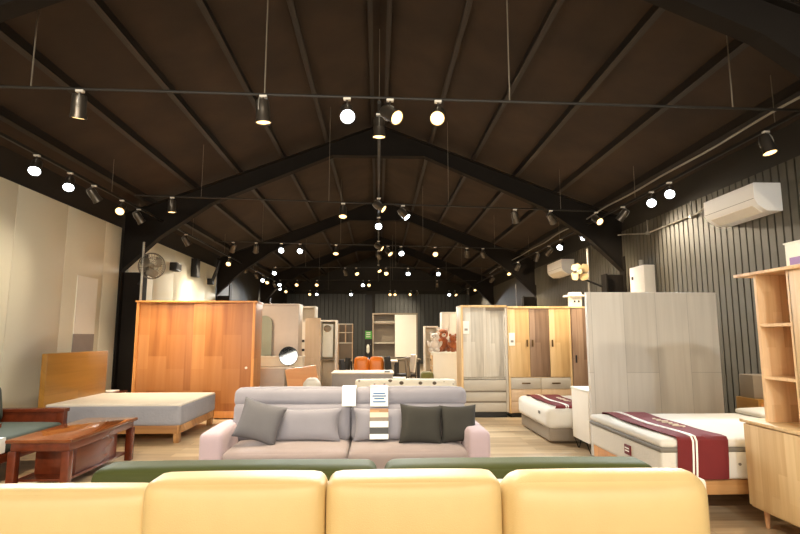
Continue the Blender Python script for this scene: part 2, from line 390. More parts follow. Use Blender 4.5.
def make_proto(tone):
    me = {}
    def grab(mb, n, m):
        o = mb.build('tmp', m, None, structure=True); me_ = o.data; loc = o.location.copy(); bpy.data.objects.remove(o); me_.name = n; return me_, loc
    me['adapter'] = grab(MB().box(-.035, .035, -.022, .022, -.035, -.012, bev=.005), 'adapter', M['whitepaint'])
    me['stem'] = grab(MB().cyl((0, 0, -.035), (0, 0, -.09), .008, seg=8), 'stem', M['can'])
    # housing along local -Z, pivot at top of its side yoke
    me['housing'] = grab(MB().lathe((0, 0, 0), [(.03, .10), (.055, .096), (.062, .08), (.064, 0), (.066, -.08), (.074, -.105), (.074, -.12), (.068, -.12), (.066, -.107), (.056, -.102)], 24), 'housing', M['can'])
    me['yoke'] = grab(MB().tube([(-.071, 0, -.01), (-.071, 0, .04), (-.05, 0, .11), (.05, 0, .11), (.071, 0, .04), (.071, 0, -.01)], .006, 6), 'yoke', M['steel'])
    me['lens'] = grab(MB().lathe((0, 0, 0), [(.001, -.122), (.045, -.121), (.065, -.114), (.065, -.107), (.001, -.107)], 24), 'lens', LT[tone][1] if tone in LT else M['offlens'])
    return me
LT['off'] = LT['warm']; LDATA['off'] = LDATA['warm']; LDATA['off_low'] = LDATA['warm_low']
for k in ('cool', 'warm', 'off'): PROTO[k] = make_proto(k)
LAMPS = []
def lamp(rail, pos, tone, aim):
    """pos: mount on the rail; aim: direction of the beam"""
    LAMPS.append([rail, Vector(pos), tone, Vector(aim).normalized()])
def along_x(rail, px, py, tone, aim):
    x0, y0, x1, y1, z = R[rail]
    x = 0
    for _ in range(6):
        yy = y0+(y1-y0)*(x-x0)/(x1-x0); x = at(px, py, y=yy).x
    lamp(rail, (x, yy, z), tone, aim)
def along_y(rail, px, py, tone, aim):
    x0, y0, x1, y1, z = R[rail]
    if rail == 'spine': p = at(px, py, z=z-.2); yy = p.y
    else: yy = at(px, py, x=x0).y
    lamp(rail, (x0, min(yy, y1-.1), z), tone, aim)
C_ = (0, -1, -.75); DN = (0, .1, -1)
for px, py, tn, am in [(79, 105, 'off', (-.15, .3, -1)), (263, 107, 'off', (.05, .12, -1)), (347, 107, 'cool', (.15, -1, -.9)), (390, 88, 'warm', (.75, -.75, -.75)), (438, 113, 'warm', (-.2, -1, -.8))]:
    along_x('front', px, py, tn, am)
for px, py, tn, am in [(171, 222, 'off', DN), (343, 216, 'warm', (0, -.35, -1)), (403, 212, 'cool', (.7, -.3, -.8)), (515, 216, 'off', (.35, .5, -1)), (551, 218, 'off', (.6, .5, -.7)), (597, 230, 'warm', (.3, -1, -.7))]:
    along_x('second', px, py, tn, am)
for px, py, tn, am in [(233, 250, 'off', (-.5, .6, -1)), (256, 250, 'off', (-.3, .9, -1)), (281, 253, 'cool', (.2, -1, -.6)), (300, 252, 'cool', (.1, -1, -.7)), (336, 254, 'warm', (0, -.5, -1)), (388, 250, 'warm', (.6, -.5, -.8)), (401, 254, 'cool', (.1, -1, -.7)), (435, 253, 'warm', (0, -1, -.7)), (467, 253, 'off', (.2, .8, -1)), (483, 252, 'off', (.5, .9, -.6))]:
    along_x('third', px, py, tn, am)
for px, py, tn, am in [(275, 268, 'cool', C_), (345, 278, 'off', (.3, .9, -.8)), (356, 280, 'warm', (.4, -.8, -.8)), (386, 273, 'warm', (.1, -1, -.7)), (408, 281, 'cool', C_), (438, 269, 'cool', C_)]:
    along_x('fourth', px, py, tn, am)
for px, py, tn, am in [(280, 284, 'cool', C_), (297, 283, 'warm', C_), (317, 283, 'warm', C_), (363, 284, 'cool', C_), (369, 287, 'warm', C_), (437, 285, 'off', (.1, .8, -1))]:
    along_x('fifth', px, py, tn, am)
for px, py, tn, am in [(310, 290, 'warm', C_), (317, 293, 'cool', C_), (351, 291, 'cool', C_), (390, 297, 'warm', C_), (395, 296, 'warm', C_), (411, 297, 'warm', (-.6, -1, -.7)), (417, 291, 'off', (-.4, .8, -.5)), (449, 297, 'cool', C_), (455, 297, 'warm', (.4, -.7, -.7))]:
    along_x('sixth', px, py, tn, am)
for px, py, tn, am in [(37, 156, 'cool', (.35, -.8, -1)), (70, 177, 'cool', (.35, -.8, -1)), (94, 189, 'off', (.5, .7, -1)), (121, 215, 'warm', (.2, -1, -.8)), (138, 222, 'off', (.5, .6, -1)), (186, 238, 'off', (.5, .6, -1)),
                       (229, 270, 'warm', C_), (244, 271, 'off', (.5, .7, -.8)), (256, 280, 'off', (.3, 1, -.7)), (263, 286, 'cool', C_), (267.5, 287, 'warm', C_), (274, 291, 'off', (.3, 1, -.7)), (280, 294, 'cool', C_), (286, 298, 'warm', C_)]:
    along_y('left', px, py, tn, am)
for px, py, tn, am in [(768, 157, 'warm', (.1, -.2, -1)), (670, 196, 'cool', (-.6, -1, -.75)), (652, 205, 'cool', (-.6, -1, -.75)), (623, 210, 'off', (-.5, .5, -.8)), (582, 239, 'cool', C_), (561, 239, 'cool', (-.7, -.8, -.7)), (549, 247, 'off', (-.6, .6, -.8)), (537, 256, 'off', (-.2, .4, -1)),
                       (518, 264, 'off', (-.3, .7, -.8)), (508, 267, 'warm', (.2, -.8, -.9)), (492, 272, 'off', (-.5, .8, -.7)), (474, 274, 'warm', (.3, -.8, -.8)), (468, 287, 'off', DN)]:
    along_y('right', px, py, tn, am)
for px, py, tn, am in [(381, 130, 'off', (0, .1, -1)), (376, 208, 'warm', (.8, -.25, -.6)), (374, 226, 'cool', C_), (377, 248, 'warm', (.8, -.2, -.5)), (375, 257, 'off', (.3, .8, -.5)), (375, 270, 'warm', (.3, -.4, -.6))]:
    along_y('spine', px, py, tn, am)
for x, tn, am in [(-3.6, 'warm', (-.12, 1, -.36)), (-2.2, 'cool', (-.1, 1, -.32)), (-.8, 'warm', (0, 1, -.34)), (.8, 'warm', (0, 1, -.34)), (2.2, 'cool', (.08, 1, -.32)), (3.6, 'warm', (.02, 1, -.34))]:
    lamp('rear', (x, -1.2, 3.8), tn, am)  # added fill lamps behind the viewer, aimed at the furniture fronts
ORD = ['', 'first', 'second', 'third', 'fourth', 'fifth', 'sixth', 'seventh', 'eighth', 'ninth', 'tenth', 'eleventh', 'twelfth', 'thirteenth', 'fourteenth', 'fifteenth', 'sixteenth']
RN = {'front': 'on the nearest crossing track', 'second': 'on the second crossing track', 'third': 'on the third crossing track', 'fourth': 'on the fourth crossing track', 'fifth': 'on the fifth crossing track', 'sixth': 'on the rearmost crossing track',
      'left': 'on the left wall track', 'right': 'on the right wall track', 'spine': 'on the middle ridge track', 'rear': 'on the added fill track behind the viewer'}
for rail in R:
    ls = [l for l in LAMPS if l[0] == rail]
    yl = rail in ('left', 'right', 'spine')
    ls.sort(key=lambda l: l[1].y if yl else l[1].x)
    for i, (_, p, tone, aim) in enumerate(ls, 1):
        tn = {'cool': 'lit cool white', 'warm': 'lit warm yellow', 'off': 'away facing grey'}[tone]
        lb = '%s spotlight, %s from %s %s' % (tn, ORD[i], 'near end' if yl else 'left', RN[rail])
        t = thing('track_spotlight', lb, 'spotlight', p, 'can spotlights on the ceiling tracks')
        P = PROTO[tone]
        for n in ('adapter', 'stem'):
            o = bpy.data.objects.new(n, P[n][0]); COL.objects.link(o); o.parent = t; o.location = P[n][1]
        q = (-aim).to_track_quat('Z', 'X'); piv = Vector((0, 0, -.16))
        for n in ('housing', 'yoke', 'lens'):
            o = bpy.data.objects.new(n, P[n][0]); COL.objects.link(o); o.parent = t
            o.rotation_mode = 'QUATERNION'; o.rotation_quaternion = q; o.location = piv+q@P[n][1]
        if tone in LT:
            o = bpy.data.objects.new('bulb_light', LDATA[tone] if rail != 'rear' else LDATA[tone+'_low']); COL.objects.link(o); o.parent = t
            o.rotation_mode = 'QUATERNION'; o.rotation_quaternion = q; o.location = piv+q@Vector((0, 0, -.15))
# conduits and cables
pts = []
y = 4.6
while y < 20.5:
    pts.append((4.33+.015*math.sin(y*1.9), y, 3.93+.012*math.sin(y*2.7))); y += .2
tag(MB().tube(pts, .014, 6).build('cable_conduit', M['steel']), 'wavy grey cable conduit running just above the right lighting track', 'conduit')
t = thing('wall_conduit', 'silver conduit clipped high along the slatted right wall behind the air conditioner', 'conduit', (5.03, 9, 3.42))
MB().tube([(5.03, 7.7, 3.5), (5.03, 8.0, 3.42), (5.03, 9.6, 3.41), (5.03, 10.4, 3.55), (4.9, 10.5, 3.55)], .014, 8).build('pipe', M['steel'], t)
for yy in (8.15, 9.55):
    MB().box(5.0, 5.07, yy-.03, yy+.03, 3.38, 3.44, bev=.01).build('clip', M['steel'], t)
    MB().cyl((5.03, yy, 3.44), (5.03, yy, 3.66), .008, seg=8).build('drop_pipe', M['steel'], t)
for px, xx, y, lb in ((589, 4.35, 10.72, 'vertical silver conduit beside the cream bladed fan on right column'), (141, -4.72, 10.3, 'vertical silver conduit beside the caged fan on left column'), (516, 4.75, 18.3, 'thin silver pipe rising behind the two-tone wardrobe')):
    x = at(px, 290, y=y).x
    t = MB().cyl((x, y, 0.0), (x, y, 3.3), .022, seg=10).build('conduit_pipe', M['steel']); tag(t, lb, 'pipe')

# ---------------------------------------------------------------- air conditioners
def aircon(lb, y0, y1, z0, z1, x1, dep):
    t = thing('air_conditioner', lb, 'air conditioner', (x1, (y0+y1)/2, z0), 'split air conditioners on the slatted wall')
    b2 = bmesh.new(); h = z1-z0
    prof = [(x1, z0+.0), (x1-dep*.55, z0), (x1-dep*.9, z0+h*.22), (x1-dep, z0+h*.42), (x1-dep, z1-.01), (x1-dep+.01, z1), (x1, z1)]
    extr(b2, prof, y0, y1); mb = MB(); mb._add(b2); mb.build('housing', M['ac'], t)
    b2 = bmesh.new(); o = .006
    prof = [(x1-dep*.56, z0-o), (x1-dep*.9-o, z0+h*.21), (x1-dep*.9-o*.2, z0+h*.24), (x1-dep*.52, z0+.005)]
    extr(b2, prof, y0+.09, y1-.09); mb = MB(); mb._add(b2); mb.build('louvre', M['whitepaint'], t)
    B(x1-dep-.003, x1-dep+.002, y0+.01, y1-.01, z0+h*.43, z0+h*.445).build('panel_gap', M['acgrey'], t)
    B(x1-dep*.72-.004, x1-dep*.72+.03, (y0+y1)/2-.03, (y0+y1)/2+.03, z0+h*.12-.01, z0+h*.12+.01, rot=(0, .5, 0)).build('logo_mark', M['ink'], t)
aircon('large white air conditioner high on the slatted wall, nearest', 6.3, 7.32, 3.06, 3.42, XW-.03, .36)
aircon('smaller-looking white air conditioner farther back on the slatted wall', 13.4, 14.55, 3.1, 3.48, XW-.03, .34)
# ---------------------------------------------------------------- fans
def fan(lb, c, r, nbl, blade, cage, face, arm_to):
    t = thing('wall_fan', lb, 'fan', (c[0], c[1], c[2]-r)); c = Vector(c); f = Vector(face).normalized()
    q = f.to_track_quat('Z', 'Y').to_matrix()
    MB().cyl(c-f*.26, c-f*.06, .07, .06, 20).build('motor', M['black'], t)
    MB().tube([c-f*.2, c-f*.25+Vector((0, 0, -.12)), Vector(arm_to)], .022, 8).build('wall_bracket', M['black'], t)
    MB().lathe(c, [(.001, .05), (.04, .045), (.055, .0), (.05, -.03), (.001, -.03)], 16, rot=q.to_euler()).build('hub', blade, t)
    for k in range(nbl):
        b2 = bmesh.new(); a0 = 2*PI*k/nbl+.4; top = []; bot = []
        nu, nv = 7, 5
        for i in range(nu+1):
            rr = .045+(r*.92-.045)*i/nu; wid = .3+.5*math.sin(PI*min(1, i/nu*.85+.12)); ra = []; rb = []
            for j in range(nv+1):
                s = (j/nv-.5)*2; a = a0+s*wid*.9+.35*i/nu; tw = s*.045*(1-.3*i/nu)
                if i == nu: rrr = rr*(1-.12*s*s)
                else: rrr = rr
                ra.append(b2.verts.new(c+q@Vector((math.cos(a)*rrr, math.sin(a)*rrr, tw+.004)))); rb.append(b2.verts.new(c+q@Vector((math.cos(a)*rrr, math.sin(a)*rrr, tw-.004))))
            top.append(ra); bot.append(rb)
        for i in range(nu):
            for j in range(nv):
                b2.faces.new((top[i][j], top[i+1][j], top[i+1][j+1], top[i][j+1])); b2.faces.new((bot[i][j], bot[i][j+1], bot[i+1][j+1], bot[i+1][j]))
        for i in range(nu):
            b2.faces.new((top[i][0], bot[i][0], bot[i+1][0], top[i+1][0])); b2.faces.new((top[i][nv], top[i+1][nv], bot[i+1][nv], bot[i][nv]))
        for j in range(nv):
            b2.faces.new((top[0][j], top[0][j+1], bot[0][j+1], bot[0][j])); b2.faces.new((top[nu][j], bot[nu][j], bot[nu][j+1], top[nu][j+1]))
        mb = MB(); mb._add(b2); mb.build('blade', blade, t)
    if cage:
        mb = MB()
        for rr, dz in ((r, 0), (r*.97, .05), (r*.7, .085), (r*.35, .1), (r*.97, -.05), (r*.6, -.08)):
            mb.tube([c+q@Vector((math.cos(2*PI*k/36)*rr, math.sin(2*PI*k/36)*rr, dz)) for k in range(37)], .005 if rr < r else .011, 5)
        for k in range(28):
            a = 2*PI*k/28; ca, sa = math.cos(a), math.sin(a)
            for sg in (1, -1): mb.tube([c+q@Vector((ca*x*r, sa*x*r, sg*z)) for x, z in ((.12, .105), (.4, .1), (.75, .08), (.97, .05), (1, 0))], .0025, 4)
        mb.build('guard', M['cage'], t)
fan('grey wall fan with round wire guard on the left steel column', (*at(152, 266, y=10.45)[:2], at(152, 266, y=10.45).z), .25, 3, M['cage'], True, (.75, -.8, -.1), (-4.72, 10.6, 2.5))
p = at(580, 272, y=10.4)
fan('open fan with broad cream blades on the right steel column', tuple(p), .22, 4, M['bladey'], False, (-.5, -1, -.1), (4.6, 10.65, 2.5))
# small black wall things beyond left column
for (px, py, w, h, lb) in ((175, 267, .34, .2, 'small black wide speaker box on the white wall past the left fan'), (195, 268, .24, .5, 'tall black box hanging from the top of the white wall past the left fan')):
    p = at(px, py, x=-XW+.1)
    t = thing('wall_speaker', lb, 'speaker', (p.x, p.y, p.z-h/2))
    B(-XW+.03, -XW+.2, p.y-w/2, p.y+w/2, p.z-h/2, p.z+h/2, bev=.015).build('cabinet', M['black'], t)
    B(-XW+.2, -XW+.206, p.y-w/2+.03, p.y+w/2-.03, p.z-h/2+.03, p.z+h/2-.03).build('grille', M['charcoal'], t)
p = at(214, 272, x=-4.9)
t = thing('pipe_bend', 'short black bent bracket low by the far left column', 'bracket', (p.x, p.y, p.z-.3))
MB().tube([(-4.95, p.y, p.z-.3), (-4.8, p.y, p.z+.1), (-4.75, p.y, p.z+.35)], .05, 10).build('arm', M['black'], t)
MB().box(-XW+.03, -4.9, p.y-.08, p.y+.08, p.z-.38, p.z-.2, bev=.01).build('mount_plate', M['black'], t)
# electrical box on right wall
t = thing('meter_box', 'white wall box with a small black latch on the slatted wall above the grey panel', 'electrical box', (4.95, 9.75, 2.2))
B(4.86, 5.07, 9.45, 10.0, 2.2, 2.8, bev=.01).build('case', M['whitepaint'], t)
B(4.85, 4.86, 9.86, 9.92, 2.56, 2.62).build('latch', M['ink'], t)
MB().cyl((4.95, 9.7, 2.8), (4.95, 9.7, 2.92), .04, seg=12).build('cable_gland', M['steel'], t)

# ================================================================ FOREGROUND SOFAS
t = thing('yellow_sofa', 'long yellow leather sofa across the bottom foreground', 'sofa', (0, 2.4, 0))
ya = 2.38
def ycush(x0, x1, z1, y0, y1, nm='back_cushion'):
    MB().cushion(x0, x1, y0, y1, .40, z1-.022, r=.055, bulge=(0, .03, .006), n=16).build(nm, M['yellow'], t)
ycush(-1.98, -.975, .862, ya+.05, ya+.22)
ycush(-1.0, -.225, .908, ya, ya+.22)
ycush(-.222, .548, .908, ya, ya+.22)
MB().cushion(.552, 1.498, ya, ya+.22, .40, .892, r=.11, bulge=(0, .03, .004), n=20).build('back_cushion', M['yellow'], t)
B(-2.0, 1.575, ya+.2, ya+.27, .12, .82, bev=.02).build('back_frame', M['cream'], t)
for x0, x1 in ((-1.98, -1.0), (-.995, -.225), (-.22, .548), (.553, 1.5)):
    MB().cushion(x0, x1, 1.7, ya+.03, .24, .44, r=.05, bulge=(0, 0, .015), n=12).build('seat_cushion', M['yellow'], t)
B(-1.98, 1.5, 1.74, ya+.2, .12, .25, bev=.02).build('base', M['cream'], t)
for x in (-1.9, 1.42):
    for y in (1.8, ya+.15): MB().cyl((x, y, 0), (x, y, .13), .018, .025, 12).build('leg', M['black'], t)

t = thing('green_sofa', 'olive green leather sofa standing back to back with the yellow one', 'sofa', (.03, 3.1, 0))
for x0, x1 in ((-1.41, .0), (.035, 1.43)):
    MB().cushion(x0, x1, 2.74, 2.98, .38, .852, r=.06, bulge=(0, .02, .006), n=18).build('back_cushion', M['olive'], t)
    MB().cushion(x0+.05, x1-.05, 2.95, 3.6, .25, .45, r=.05, bulge=(0, 0, .02)).build('seat_cushion', M['olive'], t)
B(-1.38, 1.4, 2.76, 3.56, .12, .27, bev=.02).build('base', M['olive'], t)
for sx in (-1, 1):
    x = .01+sx*1.37; MB().cushion(x-.07, x+.07, 2.95, 3.6, .2, .56, r=.05).build('armrest', M['olive'], t)
    for y in (2.85, 3.48): MB().cyl((x-sx*.04, y, 0), (x-sx*.04, y, .13), .018, .025, 12).build('leg', M['black'], t)

# ---------------------------------------------------------------- grey sofa
t = thing('fabric_sofa', 'pinkish grey fabric sofa with raised headrests and pale pink arms in the middle', 'sofa', (-.28, 5.4, 0))
xs = -.27
for nm, x0, x1 in (('L', -1.4, xs-.004), ('R', xs+.004, .84)):
    MB().cushion(x0, x1, 4.95, 5.72, .25, .47, r=.06, bulge=(0, .01, .02), n=16).build('seat_cushion', M['sofaseat'], t)
    MB().cushion(x0-(.05 if nm == 'L' else 0), x1+(.06 if nm == 'R' else 0), 5.5, 5.66, .45, .83, r=.06, bulge=(0, .04, .01), rot=(-.12, 0, 0), n=16).build('back_cushion', M['sofag'], t)
    MB().cushion(x0-(.06 if nm == 'L' else 0), x1+(.08 if nm == 'R' else 0), 5.54, 5.70, .77, .975, r=.075, bulge=(0, .02, .01), rot=(-.2, 0, 0), n=16).build('headrest', M['sofag'], t)
B(-1.44, .88, 5.72, 5.84, .14, .74, bev=.03).build('back_frame', M['sofag'], t)
B(-1.4, .84, 4.99, 5.74, .13, .27, bev=.02).build('base', M['sofaarm'], t)
for x0, x1 in ((-1.59, -1.39), (.83, 1.03)):
    MB().cushion(x0, x1, 4.93, 5.76, .12, .64, r=.045, bulge=(.01, 0, .008), n=12).build('armrest', M['sofaarm'], t)
for x in (-1.52, .94):
    for y in (5.02, 5.68): MB().cyl((x, y, 0), (x, y, .13), .016, .022, 12).build('leg', M['black'], t)
# lumbar cushions lie long along the back
for x0, x1, lb in ((-1.06, -.36, 'long pinkish grey lumbar cushion on the left half of grey sofa'), (-.24, .36, 'pinkish grey lumbar cushion behind the hanging samples on the grey sofa')):
    o = MB().pillow(((x0+x1)/2, 5.395, .635), x1-x0, .32, .13, (-.2, 0, 0)).build('lumbar_cushion', M['sofag']); tag(o, lb, 'cushion', 'cushions on the grey sofa')
o = MB().pillow((-1.12, 5.25, .69), .42, .38, .15, (-.3, .26, 0)).build('throw_pillow', M['pillg']); tag(o, 'mid grey square pillow leaning tilted at the left arm of the grey sofa', 'pillow', 'throw pillows on the grey sofa')
o = MB().pillow((.42, 5.26, .655), .42, .37, .14, (-.28, .05, 0)).build('throw_pillow', M['pilld']); tag(o, 'charcoal square pillow on the grey sofa, left of the dark pair', 'pillow', 'throw pillows on the grey sofa')
o = MB().pillow((.785, 5.27, .655), .36, .36, .14, (-.26, -.03, -.08)).build('throw_pillow', M['pilld']); tag(o, 'charcoal square pillow against the right arm of the grey sofa', 'pillow', 'throw pillows on the grey sofa')
def sheet(mb, x0, x1, path, th=.004):
    """strip following a (y,z) path, real thickness"""
    b2 = bmesh.new(); n = len(path); O = []
    for i, (y, z) in enumerate(path):
        a = Vector(path[max(0, i-1)]); b = Vector(path[min(n-1, i+1)]); tt = (b-a).normalized(); nn = Vector((tt.y, -tt.x))*th
        O.append([b2.verts.new((x0, y, z)), b2.verts.new((x1, y, z)), b2.verts.new((x1, y+nn.x, z+nn.y)), b2.verts.new((x0, y+nn.x, z+nn.y))])
    for A, Bq in zip(O, O[1:]):
        for k in range(4): j = (k+1) % 4; b2.faces.new((A[k], A[j], Bq[j], Bq[k]))
    b2.faces.new(O[0]); b2.faces.new(O[-1][::-1]); mb._add(b2); return mb
# cream card hanging over the back
o = sheet(MB(), -.36, -.22, [(5.66, .88), (5.64, .965), (5.60, .99), (5.54, .985), (5.50, .94), (5.48, .80)]).build('paper_card', M['paper']); tag(o, 'blank cream card hung over the middle of the grey sofa back', 'card')
# sample strip with printed card
t = thing('fabric_sample_book', 'strip of fabric samples with blue printed white card hung on grey sofa back', 'sample book', (0, 5.4, .5))
def strip(nm, m, ya_, za, yb_, zb): sheet(MB(), -.075, .105, [(ya_, za), ((ya_+yb_)/2, (za+zb)/2), (yb_, zb)]).build(nm, m, t)
strip('hanging_strap', M['pinkpaper'], 5.64, .99, 5.50, .985)
strip('printed_card', M['paper'], 5.495, .985, 5.455, .80)
for i, (a, w) in enumerate(((.925, .12), (.9, .14), (.875, .10), (.845, .13))):
    yy = 5.495-.04*(.985-a)/.185
    B(.015-w/2, .015+w/2, yy-.009, yy-.003, a-.006, a+.006, rot=(-.2, 0, 0)).build('text_line', M['blueink'], t)
for nm, m, a, b in (('tan_swatch', M['oakx'], .795, .76), ('beige_swatch', M['cream'], .76, .715), ('grey_swatch', M['taupe'], .715, .68), ('pale_swatch', M['paper'], .68, .625), ('black_swatch', M['black'], .625, .565), ('white_swatch', M['paper'], .565, .52)):
    f = lambda z: 5.25+.55*(z-.52)*.55
    strip(nm, m, f(a)+.0, a, f(b), b)

t = thing('ottoman', 'low pale grey ottoman between the green and grey sofas', 'ottoman', (-1.12, 4.3, 0))
MB().cushion(-1.5, -.76, 3.95, 4.62, .3, .455, r=.04, bulge=(0, 0, .012)).build('seat_cushion', M['matside'], t)
B(-1.48, -.78, 3.97, 4.6, .12, .3, bev=.02).build('base', M['sofag'], t)
for x in (-1.42, -.84):
    for y in (4.03, 4.54): MB().cyl((x, y, 0), (x, y, .13), .016, .022, 12).build('leg', M['black'], t)
# ---------------------------------------------------------------- patterned sofa
t = thing('patterned_sofa', 'cream sofa with scattered dark leaf print behind the grey sofa', 'sofa', (.44, 8.7, 0))
MB().cushion(-.36, 1.24, 8.5, 8.68, .4, .82, r=.05, bulge=(0, .02, .005)).build('backrest', M['leaf'], t)
MB().cushion(-.33, 1.21, 7.85, 8.55, .24, .45, r=.05).build('seat_cushion', M['leaf'], t)
for x in (-.36, 1.12): MB().cushion(x, x+.12, 7.85, 8.6, .14, .6, r=.04).build('armrest', M['leaf'], t)
for x in (-.3, 1.18):
    for y in (7.92, 8.6): MB().cyl((x, y, 0), (x, y, .26), .02, seg=10).build('leg', M['black'], t)

# ================================================================ LEFT SIDE
# coffee table
t = thing('coffee_table', 'dark red brown coffee table with glossy top at the left', 'coffee table', (-3.28, 6.2, 0))
X0, X1, Y0, Y1 = -3.6, -2.97, 5.45, 6.9
B(X0, X1, Y0, Y1, .465, .5, bev=.012).build('tabletop', M['redwoody'], t)
B(X0+.035, X1-.035, Y0+.035, Y1-.035, .385, .466, bev=.008).build('apron', M['redwood'], t)
for x in (X0+.06, X1-.06):
    for y in (Y0+.06, Y1-.06): B(x-.04, x+.04, y-.04, y+.04, 0, .39, bev=.012).build('leg', M['redwood'], t)
B(X0+.12, X1-.1, Y0+.3, Y1-.3, .10, .386, bev=.006).build('drawer_box', M['redwood'], t)
B(X0+.07, X1-.07, Y0+.1, Y1-.1, .085, .11, bev=.004).build('shelf', M['redwood'], t)
# armchair
t = thing('wooden_armchair', 'red brown wooden armchair with dark green cushions against the left wall', 'armchair', (-4.4, 6.35, 0))
for y in (5.72, 6.94):
    B(-4.95, -3.86, y-.06, y+.06, .565, .61, bev=.01).build('arm_top', M['redwood'], t)
    B(-4.9, -3.9, y-.035, y+.035, .17, .565, bev=.01).build('arm_panel', M['redwood'], t)
    for x in (-3.92, -4.86): B(x-.045, x+.045, y-.045, y+.045, 0, .566, bev=.01).build('leg', M['redwood'], t)
B(-4.9, -3.85, 5.76, 6.9, .2, .29, bev=.01).build('seat_frame', M['redwood'], t)
B(-4.98, -4.88, 5.76, 6.9, .29, .82, bev=.01).build('back_frame', M['redwood'], t)
MB().cushion(-4.8, -3.86, 5.78, 6.88, .29, .46, r=.05, bulge=(0, 0, .02)).build('seat_cushion', M['armgreen'], t)
MB().cushion(-4.86, -4.58, 5.78, 6.88, .44, .9, r=.08, bulge=(.03, 0, .01), rot=(0, -.14, 0)).build('back_cushion', M['armgreen'], t)
# side table with sheet
t = thing('side_table', 'small red brown side table at the left picture edge', 'side table', (-3.95, 5.34, 0))
B(-4.2, -3.68, 5.1, 5.58, .46, .5, bev=.01).build('tabletop', M['redwood'], t)
for x in (-4.16, -3.72):
    for y in (5.15, 5.53): B(x-.03, x+.03, y-.03, y+.03, 0, .461, bev=.006).build('leg', M['redwood'], t)
B(-4.16, -3.72, 5.15, 5.53, .38, .461).build('apron', M['redwood'], t)
mb = MB().box(-4.1, -3.672, 5.2, 5.575, .5005, .505).box(-3.678, -3.672, 5.2, 5.575, .36, .505)
tag(mb.build('white_sheet', M['paper']), 'white sheet lying over the small side table at the left edge', 'sheet')
# left bed
t = thing('bed', 'oak bed with bare grey sided mattress and ochre headboard by left wall', 'bed', (-3.9, 8.7, 0))
X0, X1, Y0, Y1 = -4.72, -2.8, 7.86, 9.44
MB().cushion(X0+.03, X1+.02, Y0-.02, Y1+.02, .235, .53, r=.045, bulge=(0, 0, .01), n=16).build('mattress', M['matside'], t)
MB().cushion(X0+.04, X1+.012, Y0-.012, Y1+.012, .50, .54, r=.019, bulge=(0, 0, .01), n=16).build('mattress_top', M['white'], t)
B(X0, X1, Y0, Y0+.04, .13, .25, bev=.006).build('side_rail', M['oakx'], t)
B(X0, X1, Y1-.04, Y1, .13, .25, bev=.006).build('side_rail', M['oakx'], t)
B(X1-.04, X1, Y0, Y1, .13, .25, bev=.006).build('foot_rail', M['oakx'], t)
B(X0, X1-.04, Y0+.04, Y1-.04, .20, .24).build('slat_base', M['oakx'], t)
for x in (X0+.1, X1-.05):
    for y in (Y0+.05, Y1-.05): B(x-.04, x+.04, y-.04, y+.04, 0, .235, bev=.008).build('leg', M['oakx'], t)
B(X0-.03, X0+.05, Y0-.06, Y1+.06, .15, 1.25, bev=.01, ).build('headboard', M['ochre'], t)
# nightstand behind the bed
t = thing('nightstand', 'small reddish topped nightstand between the left bed and the steel column', 'nightstand', (-4.75, 9.8, 0))
B(-5.0, -4.5, 9.55, 9.95, .5, .53, bev=.005).build('top', M['redwood'], t)
B(-4.98, -4.52, 9.57, 9.93, .1, .5, bev=.005).build('body', M['oakx'], t)
B(-4.9, -4.6, 9.56, 9.575, .3, .46).build('drawer', M['oaktrim'], t)
for x in (-4.94, -4.56):
    for y in (9.62, 9.88): MB().cyl((x, y, 0), (x, y, .11), .015, seg=8).build('leg', M['black'], t)
o = B(-4.93, -4.6, 9.6, 9.85, .53, .55, bev=.003).build('leaflet', M['paper']); tag(o, 'white leaflet lying on the nightstand behind the left bed', 'leaflet')
# golden oak wardrobe
t = thing('oak_wardrobe', 'large golden oak sliding door wardrobe behind the left bed', 'wardrobe', (-3.37, 10.3, 0))
X0, X1, Y0, Y1, ZT = -4.46, -2.28, 10.0, 10.58, 2.15
B(X0, X0+.05, Y0, Y1, 0.02, ZT, bev=.004).build('side_panel', M['oaktrim'], t)
B(X1-.05, X1, Y0, Y1, 0.02, ZT, bev=.004).build('side_panel', M['oaktrim'], t)
B(X0-.02, X1+.02, Y0-.02, Y1, ZT-.03, ZT, bev=.004).build('top_panel', M['oaktrim'], t)
B(X0+.05, X1-.05, Y1-.02, Y1, .08, ZT-.03).build('back_panel', M['oaktrim'], t)
B(X0+.05, X1-.05, Y0+.01, Y1-.02, .02, .14, bev=.004).build('plinth', M['oaktrim'], t)
xm = (X0+X1)/2-.05
B(X0+.05, xm+.03, Y0+.05, Y0+.075, .14, ZT-.03, bev=.003).build('door', M['oak'], t)
d = B(xm, X1-.05, Y0+.02, Y0+.045, .14, ZT-.03, bev=.003).build('door', M['oak'], t)
MB().cyl((X1-.14, Y0+.0, .92), (X1-.14, Y0+.02, .92), .022, seg=14).build('lock', M['whitepaint'], d)

# ================================================================ RIGHT SIDE
def price_tag(lb, x, y, z, w=.14, h=.22):
    t = thing('price_tag', lb, 'price tag', (x, y, z-h/2), 'white tags on the wardrobes')
    B(x-w/2, x+w/2, y-.008, y-.002, z-h/2, z+h/2).build('card', M['paper'], t)
    B(x-w*.25, x+w*.25, y-.012, y-.008, z-h*.25, z-h*.08).build('printed_mark', M['acgrey'], t)
